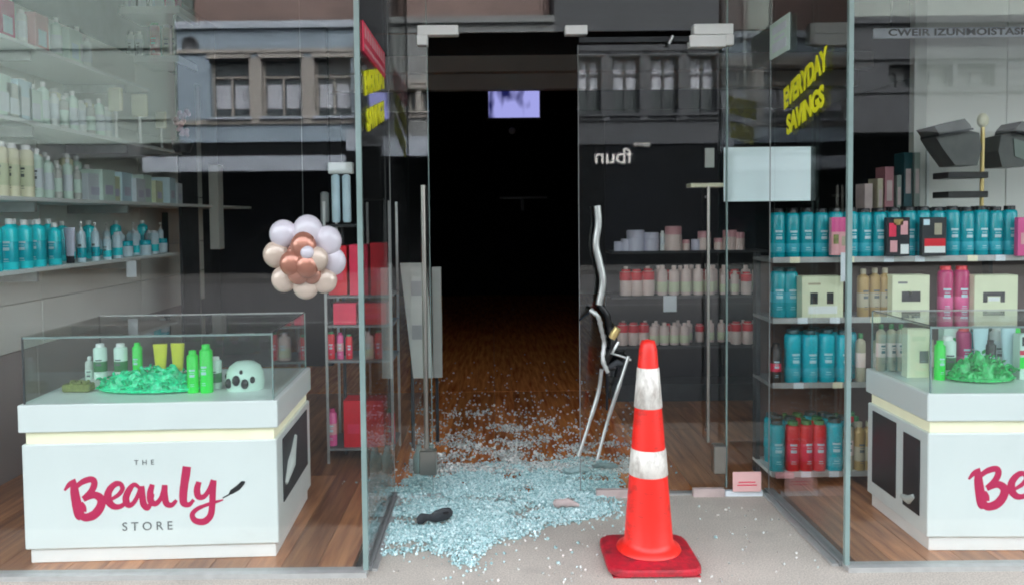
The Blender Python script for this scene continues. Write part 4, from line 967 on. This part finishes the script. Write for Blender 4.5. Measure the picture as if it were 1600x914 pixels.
# sign band
a = at(1365, 40, 4.8); c = at(1640, 58, 4.8); sg_ = thing('sign_board', 'long white sign band with grey capitals, top right', 'sign', (a.x, 4.8, c.z))
Wb, Hb = c.x - a.x, a.z - c.z - .02
b = MB(); b.box(0, Wb, -.01, .01, 0, Hb, b=.003); part('board', b, 'sign_white', sg_)
o = txt('lettering', 'CWEIR IZUNMOISTASPPN', Hb * .95, sg_, Matrix.Translation((Wb * .52, -.012, Hb * .5)) @ Matrix.Rotation(PI / 2, 4, 'X'), 'dark_grey', .001, space=1.05, offset=.0015)
bpy.context.view_layer.update(); o.scale.x = Wb * .88 / max(o.dimensions.x, .01)
for xx_ in (.1, Wb - .1):
    b = MB(); b.box(xx_, xx_ + .01, -.004, .004, Hb, 3.25 - c.z); part('hanger', b, 'dark_grey', sg_)
# hood heads on a brass stand
def hood(px, py, label, mirror=1, Y=4.5):
    c = at(px, py, Y); t = thing('hood_dryer', label, 'hood dryer', c)
    k_ = .76; mx_ = lambda pr: [(x * mirror * k_, z * k_) for x, z in pr]
    def slab(name, pr, y0_, y1_, m_):
        pr = mx_(pr); n_ = len(pr); vs = [(x, y0_, z) for x, z in pr] + [(x, y1_, z) for x, z in pr]
        part(name, MB().add(vs, [list(range(n_)), list(range(2 * n_ - 1, n_ - 1, -1))] + [[i, (i + 1) % n_, n_ + (i + 1) % n_, n_ + i] for i in range(n_)]), m_, t)
    slab('lid', [(-.2, .10), (.02, .155), (.06, .11), (.07, .085), (-.16, .045)], -.09, .1, 'hood')
    slab('shell', [(-.17, .035), (.07, .075), (.15, .055), (.17, -.06), (.14, -.18), (-.02, -.18), (-.11, -.06)], -.06, .1, 'hood')
    slab('rim', [(-.175, .044), (.072, .086), (.08, .074), (-.17, .03)], -.1, .09, 'dark_grey')
    if mirror < 0: slab('grille', [(-.08, -.01), (.06, .03), (.05, -.1), (-.02, -.13)], -.066, -.0605, 'grey_dim')
    return t
hood(1488, 222, 'dark angular dryer head left of the brass pole, above the teal bottles')
hood(1585, 225, 'grey angular dryer head at the right edge of the photo', -1, 4.62)
c = at(1537, 330, 4.5); c1 = at(1537, 188, 4.5); t = thing('lamp_stand', 'brass pole between the two dryer heads', 'stand', (c.x, 4.52, 0))
b = MB(); b.tube([(0, 0, 0.03), (0, 0, c1.z - .03)], .011, 10); part('pole', b, 'brass', t)
b = MB(); b.sphere((0, 0, c1.z), .03, 0, 12, (1, 1, 1.4)); part('finial', b, 'cream', t)
b = MB(); b.lathe([(.15, 0), (.15, .02), (.02, .03)], 20); part('base', b, 'brass', t)
for zz_, nm in ((at(1500, 274, 4.5).z, 'upper'), (at(1500, 304, 4.5).z, 'lower')):
    a = at(1472, 300, 4.5); b = MB(); b.box(a.x, c.x - .012, 4.44, 4.6, zz_ - .02, zz_ + .015, b=.003); solo('black_tray', b, 'black', f'{nm} black tray left of the brass pole, above the teal bottles', 'tray', group='black trays on the brass pole')

# ---------------------------------------------------------------- shelves seen through the door leaf
MY = 6.0
def mz(y): return at(1070, y, MY).z
mu = thing('shelf_unit', 'dark shelf unit with rosy bottles seen through the glass door', 'shelf unit', (at(955, 450, MY).x, MY, 0))
MW = at(1200, 450, MY).x - mu.location.x
for yy in (392, 462, 540):
    b = MB(); b.box(0, MW, 0, .3, mz(yy) - .02, mz(yy), b=.002); part('shelf_board', b, 'dark_grey', mu)
b = MB(); b.box(0, MW, .301, .33, 0, 2.2); part('back_panel', b, 'dark_wall', mu)
b = MB(); b.box(.0, MW, .0, .295, 0, mz(600)); part('base_cupboard', b, 'dark_grey', mu)
def mrow(y, items, lab):
    for i, (px, k_, s_) in enumerate(items):
        p = at(px, y, MY + .06); p.z = mz(y) + .001; bottle(k_, p, f'{lab.split("|")[0]} {ORD[i]} from the left on the {lab.split("|")[1]} shelf beyond the glass door', 'products beyond the glass door', s=s_, simple=True)
mrow(462, [(978, 'giftred', 1.05), (995, 'giftred', 1.05), (1013, 'giftred', 1.05), (1035, 'rosy', 1.0), (1053, 'rosy', 1.0), (1072, 'rosy', 1), (1091, 'rosy', 1), (1109, 'rosy', 1), (1131, 'rosy', .8), (1148, 'rosy', .8), (1166, 'giftred', .9)], 'rosy product|middle')
mrow(540, [(973, 'giftred', .9), (990, 'giftred', .9), (1006, 'giftred', .9), (1022, 'rosyS', 1.05), (1038, 'rosyS', 1.05), (1054, 'rosyS', 1.05), (1070, 'rosyS', 1.05), (1150, 'giftred', .9), (1168, 'giftred', .9), (1185, 'giftred', .9)], 'rosy product|lowest')
bottle_kind('lil', 'jar', .04, .09, 'lilac', 'lilac', None); bottle_kind('rj', 'jar', .035, .1, 'cream_pink', 'pink', None)
mrow(392, [(966, 'lil', .8), (978, 'lil', 1), (993, 'lil', 1.7), (1017, 'lil', 1.5), (1035, 'whitecan', .75), (1052, 'rj', 1.8), (1072, 'rj', .8), (1087, 'lil', .9), (1100, 'rj', 1.4), (1122, 'rj', .9), (1140, 'rj', 1.5), (1154, 'rj', 1.3)], 'pale pot|top')
for yy, lab, off in ((462, 'middle', 8), (540, 'lowest', 4)):
    for i in range(13):
        p = at(970 + off + i * 17, yy, MY + .18); p.z = mz(yy) + .001; bottle(('rosy', 'giftred', 'rosy')[i % 3], p, f'back row rosy product, {ORD[i]} from the left on the {lab} shelf beyond the glass door', 'products beyond the glass door', s=.95 if yy == 462 else .75, simple=True)
p = at(1047, 462, MY - .02); c = at(1047, 487, MY - .02); b = MB(); b.box(p.x - .05, p.x + .05, MY - .02, MY - .016, c.z, p.z); solo('price_tag', b, 'tag', 'pale card under the middle shelf beyond the glass door', 'tag')
a = at(1078, 287, 5.2); c = at(1130, 293, 5.2); b = MB(); b.box(a.x, c.x, 5.18, 5.3, c.z, a.z, b=.003); t = thing('t_stand', 'thin pale T shaped stand beyond the glass door', 'stand', (0, 0, 0)); part('crossbar', b, 'cream', t)
x_ = (a.x + c.x) / 2; b = MB(); b.tube([(x_ + .02, 5.24, .0), (x_ + .02, 5.24, c.z)], .01, 8); part('post', b, 'dark_grey', t)
a = at(1102, 232, 5.2); c = at(1116, 262, 5.2); b = MB(); b.box(a.x, c.x, 5.2, 5.215, c.z, a.z); b2 = part('card', b, 'grey_panel', t)

# ---------------------------------------------------------------- left of the doorway
LY = 4.55
def lz(y): return at(555, y, LY).z
lu = thing('shelf_rack', 'narrow dark rack with red boxes between left window and doorway', 'rack', (at(508, 500, LY).x, LY, 0))
LW = at(612, 500, LY).x - lu.location.x
for yy in (462, 508, 563, 700):
    b = MB(); b.box(0, LW, 0, .35, lz(yy) - .014, lz(yy), b=.002); part('shelf_board', b, 'mid_grey', lu)
for x_, y_ in ((0, -.012), (LW - .012, -.012), (0, .34), (LW - .012, .34), (LW * .5, .34)):
    b = MB(); b.box(x_, x_ + .014, y_, y_ + .011, 0, 1.5); part('post', b, 'alu', lu)
def rbox(px0, px1, y0, y1, m_, lb, dy=.02):
    a = at(px0, y0, LY + dy); c = at(px1, y1, LY + dy); carton(Vector(((a.x + c.x) / 2, LY + dy + .08, c.z)), c.x - a.x, .15, a.z - c.z, m_, lb, [(.2, .8, .3, .5, 'red2')], group='red boxes on the dark rack')
rbox(512, 542, 385, 461, 'red', 'tall red box at the top left of the dark rack'); rbox(545, 575, 383, 461, 'red2', 'tall red box at the top middle of the dark rack'); rbox(578, 606, 380, 461, 'red', 'tall red box at the top right of the dark rack')
rbox(520, 556, 474, 507, 'red2', 'low red box on the second tier, left'); rbox(560, 604, 474, 507, 'red', 'low red box on the second tier, right')
rbox(536, 568, 626, 699, 'red', 'red box on the bottom tier, left'); rbox(571, 600, 626, 699, 'red2', 'red box on the bottom tier, right')
for i, (px, yy, k_, s_) in enumerate(((518, 563, 'red', .6), (532, 563, 'pinktall', .65), (546, 563, 'red', .55), (575, 563, 'rosyS', 1.0), (592, 563, 'red', .62), (520, 699, 'pinktall', .9), (610, 699, 'red', .8))):
    p = at(px, yy, LY + .06); p.z = lz(yy) + .001; bottle(k_, p, f'{ORD[i]} small red or pink bottle on the lower tiers of the dark rack', 'small bottles on the dark rack', s=s_)
# white tubes above
t = thing('tube_display', 'pale white hanger with hanging tubes above the red boxes', 'hanger', (at(532, 300, 4.7).x, 4.7, 0))
a = at(514, 255, 4.7); c = at(552, 272, 4.7); ox = t.location.x
b = MB(); b.box(a.x - ox, c.x - ox, -.03, .03, c.z, a.z, b=.004); part('header', b, 'white', t)
for px in (524, 541, 507):
    a = at(px, 273 if px > 510 else 300, 4.7); c = at(px, 348, 4.7); b = MB(); b.lathe([(.02, 0), (.025, .01), (.025, a.z - c.z - .01), (.012, a.z - c.z)], 12, c=(a.x - ox, 0, c.z)); part('tube', b, 'blue_white' if px > 510 else 'mid_grey', t)
b = MB(); a = at(532, 350, 4.7); b.box(-.09, .09, -.05, .05, a.z - .02, a.z - .003); b.box(-.008, .008, .02, .04, 0, a.z - .021); part('tray', b, 'dark_grey', t)
# pale leaning display boards seen through and beside the left sidelight
a = at(624, 412, 4.72); c = at(668, 592, 4.72)
t = thing('display_board', 'pale grey display board with a square cut-out leaning inside the left sidelight', 'display board', (a.x, 4.75, 0))
b = MB(); w_ = c.x - a.x
vs = [(0, 0, a.z), (w_, 0, a.z), (w_ + .03, 0, c.z), (.07, 0, c.z)]; T = Matrix.Identity(4)
b.add(vs + [(x, .03, z) for x, y, z in vs], [(0, 1, 2, 3), (7, 6, 5, 4), (0, 4, 5, 1), (1, 5, 6, 2), (2, 6, 7, 3), (3, 7, 4, 0)]); part('board', b, 'board_grey', t)
for zf in (.42, .8):
    b = MB(); z_ = c.z + (a.z - c.z) * zf; b.box(w_ * .42, w_ * .8, -.004, -.001, z_ - .055, z_ + .03); part('cut_out', b, 'mid_grey', t)
b = MB(); b.box(.05, .07, .031, .05, 0, c.z + .1); b.box(w_ - .02, w_, .031, .05, 0, c.z + .1); part('foot', b, 'dark_grey', t)
a = at(674, 418, 4.9); c = at(691, 590, 4.9); b = MB(); b.box(a.x, c.x, 4.9, 4.95, c.z, a.z, b=.004); t = thing('display_board', 'narrow pale board just inside the left edge of the doorway', 'display board', (0, 0, 0)); part('board', b, 'board_grey', t)
b = MB(); b.box(a.x + .01, a.x + .03, 4.951, 4.97, 0, a.z - .1); part('foot', b, 'dark_grey', t)
# clear vases at the foot of the sidelight: pale glints
for i, (px, lb) in enumerate([(655, 'pale glass jar on the floor behind the left sidelight, left one'), (674, 'pale glass jar on the floor behind the left sidelight, right one')]):
    p = fl(px, 738); p.y = max(p.y, DY + .12); b = MB(); b.lathe([(.028, 0), (.034, .01), (.034, .09), (.02, .12), (.014, .15), (.016, .155)], 16); solo('glass_jar', b, 'glass_edge', lb, 'jar', (at(px, 738, p.y).x, p.y, 0), group='jars behind the sidelight')

# ---------------------------------------------------------------- balloon flower
bf = thing('balloon_flower', 'flower of pearl, champagne and rose gold balloons hanging in the left window', 'balloon flower', at(475, 402, 3.3))
o_ = bf.location.copy()
BL = [(481, 362, 23, 'pearl', 0), (512, 377, 21, 'pearl', .0), (521, 409, 19, 'pearl', .01), (507, 438, 19, 'champagne', 0), (478, 446, 20, 'champagne', 0), (444, 436, 19, 'champagne', 0), (432, 398, 20, 'champagne', 0), (443, 366, 21, 'pearl', 0),
      (474, 385, 19, 'rose', -.05), (495, 405, 17, 'champagne', -.05), (456, 412, 18, 'rose', -.05), (480, 415, 17, 'rose', -.06), (466, 428, 16, 'rose', -.04), (464, 396, 15, 'rose', -.03), (487, 428, 14, 'rose', -.03), (480, 395, 10, 'pearl', -.075)]
for px, py, r_, m_, dy in BL:
    p = at(px, py, 3.3 + dy) - o_; b = MB(); rr = r_ * 3.3 / 1250; b.sphere(p, rr * 1.06, 0, 22, (1, .62, random.uniform(.98, 1.12))); part('balloon', b, m_, bf)
b = MB(); b.tube([(0, 0, .1), (0, .01, TOP + .5 - o_.z)], .0006, 4); part('string', b, 'mid_grey', bf)

# ---------------------------------------------------------------- deep interior
ty = 11.0; a = at(763, 135, ty); c = at(843, 184, ty)
tv = thing('television', 'switched on television glowing lilac high at the back of the shop', 'television', ((a.x + c.x) / 2, ty, (a.z + c.z) / 2))
w_, h_ = (c.x - a.x) / 2, (a.z - c.z) / 2
b = MB(); b.box(-w_ - .03, w_ + .03, .0, .06, -h_ - .03, h_ + .03, b=.01); part('case', b, 'black', tv)
def scr():
    m = bpy.data.materials.new('screen'); m.use_nodes = True; n = m.node_tree; bb = n.nodes['Principled BSDF']; bb.inputs['Base Color'].default_value = (.02, .02, .02, 1)
    tc = n.nodes.new('ShaderNodeTexCoord'); nz = n.nodes.new('ShaderNodeTexNoise'); nz.inputs['Scale'].default_value = 3.2; nz.inputs['Detail'].default_value = 1.5
    mp = n.nodes.new('ShaderNodeMapping'); mp.inputs['Scale'].default_value = (1.6, 1, .7); n.links.new(tc.outputs['Object'], mp.inputs[0]); n.links.new(mp.outputs[0], nz.inputs[0])
    cr = n.nodes.new('ShaderNodeValToRGB'); cr.color_ramp.elements[0].position = .38; cr.color_ramp.elements[0].color = (.01, .012, .08, 1)
    cr.color_ramp.elements[1].position = .52; cr.color_ramp.elements[1].color = (.36, .37, .8, 1); n.links.new(nz.outputs[0], cr.inputs[0])
    n.links.new(cr.outputs[0], bb.inputs['Emission Color']); bb.inputs['Emission Strength'].default_value = .085; M['screen'] = m
scr(); b = MB(); b.box(-w_, w_, -.004, -.001, -h_, h_); part('screen', b, 'screen', tv)
b = MB(); b.tube([(0, .05, h_), (0, .05, 3.3 - tv.location.z)], .02, 8); part('bracket', b, 'dark', tv)
c = at(800, 205, 10.5); b = MB(); b.sphere((0, 0, 0), .045, 0, 12); t = solo('security_camera', b, 'mid_grey', 'small grey dome below the lit television', 'camera', c)
for y0_, y1_, yy in ((86, 110, 9.5), (117, 138, 9.9)):
    a = at(600, y0_, yy); c = at(1000, y1_, yy); b = MB(); b.box(-2.5, 4.5, yy, yy + .15, c.z, a.z); t = solo('ceiling_beam', b, 'wall_pale', ('nearer' if yy < 9.7 else 'farther') + ' dim ceiling beam crossing above the television', 'beam', group='ceiling beams')
a = at(800, 311, 8.0); b = MB(); b.box(-.17, .3, -.05, .05, 0, .02); b.box(.04, .07, 0, .03, -.12, 0); solo('t_rack', b, 'dark', 'faint T shaped rack deep in the dark shop', 'rack', (a.x + .05, 8.0, a.z))

# ---------------------------------------------------------------- the other side of the street (seen mirrored in the glass)
def facade(label, X0, X1, H, wm, wins, wz0, wz1, Y=-15.0, pier='facade_beige', band=None, below='shopglass_dark', awn=None, blinds=True, split=.5, para=None, roofm='soffit'):
    t = thing('street_building', label, 'building', ((X0 + X1) / 2, Y, 0), 0, 'buildings across the street'); cx = (X0 + X1) / 2
    b = MB(); b.box(X0 - cx + .05, X1 - cx - .05, -5.9, -1.2, H + .001, H + 2.6); part('roof', b, roofm, t)
    b = MB(); b.box(X0 - cx, X1 - cx, -6, -.31, -.1, H); part('block', b, wm, t)
    b = MB(); b.box(X0 - cx, X1 - cx, -.3, 0, wz1, H); part('upper_wall', b, wm, t)
    b = MB(); b.box(X0 - cx, X1 - cx, -.3, 0, 3.45, wz0); part('spandrel', b, wm, t)
    b = MB(); b.box(X0 - cx, X1 - cx, -.3, .12, H + .001, H + .18); part('cornice', b, para or wm, t)
    b = MB(); b.box(X0 - cx, X1 - cx, .001, .07, wz1 + .12, wz1 + .22); b.box(X0 - cx, X1 - cx, .001, .06, wz0 - .14, wz0 - .02); part('string_course', b, pier, t)
    if X0 > -10 and X0 < 2:
        k_ = int((X1 - X0) / .42)
        for i in (): part('dentil', MB().box(X0 - cx + .1 + i * .42, X0 - cx + .28 + i * .42, .001, .1, H - .2, H - .002), para or wm, t)
        for a_, b_ in wins:
            part('lintel', MB().box(a_ - cx - .06, b_ - cx + .06, .031, .09, wz1 - .02, wz1 + .08), pier, t); part('sill', MB().box(a_ - cx - .05, b_ - cx + .05, .031, .14, wz0 - .015, wz0 + .05), para or pier, t)
    q = MB(); q.tube([(X1 - cx - .12, .07, 3.4), (X1 - cx - .12, .07, H - .3)], .045, 8); part('downpipe', q, 'mid_grey', t)
    xs = [X0] + sum([[a_, b_] for a_, b_ in wins], []) + [X1]
    for i in range(0, len(xs), 2):
        b = MB(); b.box(xs[i] - cx + (.001 if i else 0), xs[i + 1] - cx - .001, -.3, .03, wz0 + .001, wz1 - .001); part('pier', b, pier if 0 < i < len(xs) - 2 else wm, t)
    for (a_, b_) in wins:
        w_ = part('window', MB().box(a_ - cx, b_ - cx, -.29, -.25, wz0 + .002, wz1 - .002), 'window_dark', t)
        f_ = .05; q = MB(); q.box(a_ - cx, b_ - cx, -.249, -.19, wz0 + .002, wz0 + f_); q.box(a_ - cx, b_ - cx, -.249, -.19, wz1 - f_, wz1 - .003)
        q.box(a_ - cx + .001, a_ - cx + f_, -.249, -.191, wz0 + f_ + .001, wz1 - f_ - .001); q.box(b_ - cx - f_, b_ - cx - .001, -.249, -.191, wz0 + f_ + .001, wz1 - f_ - .001)
        m_ = (a_ + b_) / 2 - cx; zt_ = wz0 + (wz1 - wz0) * .68; q.box(a_ - cx + f_ + .001, b_ - cx - f_ - .001, -.249, -.192, zt_, zt_ + .05); q.box(m_ - .025, m_ + .025, -.249, -.193, wz0 + f_ + .001, zt_ - .001); part('frame', q, pier, w_)
        if blinds:
            q = MB(); zb = wz0 + (wz1 - wz0) * split
            q.box(a_ - cx + .08, m_ - .06, -.247, -.24, zb - .5 if split > .6 else wz0 + .3, zb + (.12 if split < .6 else .4)); q.box(m_ + .06, b_ - cx - .08, -.247, -.24, zb - .5 if split > .6 else wz0 + .3, zb + (.12 if split < .6 else .4)); part('blind', q, 'blind', w_)
    b = MB(); b.box(X0 - cx, X1 - cx, -.3, -.05, -.1, 3.449); part('shop_window', b, below, t)
    if awn:
        z0_, z1_, am = awn; b = MB(); b.box(X0 - cx + .01, X1 - cx - .01, 2.2, 2.3, z0_, z1_); part('awning_edge', b, am, t)
        b = MB(); b.box(X0 - cx + .01, X1 - cx - .01, .001, 2.199, z0_ + .12, z0_ + .2); part('awning_roof', b, 'dark_grey', t)
    return t
K = 21.2 / 1250
vx = lambda px: (px - 770) * K
t1 = facade('blue grey two storey building mirrored in the left window', vx(284), -3.45, 6.4, 'facade_blue', [(vx(334), vx(395)), (vx(414), vx(476)), (vx(496), vx(553))], 4.05, 5.65, awn=(2.55, 2.9, 'awning_silver'), para='awning_silver')
cx1 = t1.location.x; T = Matrix.Translation((vx(305) - cx1, .001, 6.0)) @ Matrix.Rotation(-PI / 2, 4, 'X')
b = MB(); b.lathe([(.22, 0), (.22, .05), (.15, .06), (.14, .02), (0, .02)], 24, T=T); part('roundel', b, 'facade_dark', t1)
facade('narrow grey building mirrored in the left sidelight of the entry', -3.44, 1.8, 6.9, 'facade_grey', [(-2.95, -2.6), (-2.5, -2.15), (-2.0, -1.5), (-.9, -.3), (.3, .9)], 4.4, 5.1, awn=(3.0, 3.5, 'awning_silver'), blinds=False)
K3 = 22.96 / 1250; v3 = lambda px: (px - 770) * K3
t3 = facade('dark fronted building with four tall windows mirrored in the glass door', 1.81, 7.3, 8.2, 'facade_dark', [(v3(903), v3(940)), (v3(957), v3(1000)), (v3(1017), v3(1060)), (v3(1078), v3(1120))], 4.25, 5.95, pier='facade_dark', split=.75)
# white script over its shop, reads mirrored in the door glass
def street_text(body, px, py, size, parent):
    X = v3(px); Z = 1.4 + (340 - py) / 54.4
    txt('script_lettering', body, size, parent, Matrix.Translation((X - parent.location.x, .0, Z)) @ Matrix.Rotation(PI, 4, 'Z') @ Matrix.Rotation(PI / 2, 4, 'X'), 'white2', .02)
street_text('fbun', 958, 248, .62, t3); street_text('store', 1003, 229, .22, t3)
facade('dark fronted building with a pale top storey mirrored in the right window', 7.31, 16.5, 6.35, 'facade_dark', [(8.0, 9.2), (vx(1385), vx(1425)), (vx(1430), vx(1485)), (vx(1492), vx(1550)), (14.4, 15.6)], 4.7, 5.3, pier='facade_dark', blinds=False, awn=(3.3, 3.5, 'facade_dark'), roofm='facade_pale')
facade('pale green building mirrored at the far left of the left window', -19, vx(283), 7.6, 'facade_teal', [(-18, -17), (-16, -15)], 4.2, 5.8, awn=(2.9, 3.2, 'facade_dark'), pier='facade_teal')
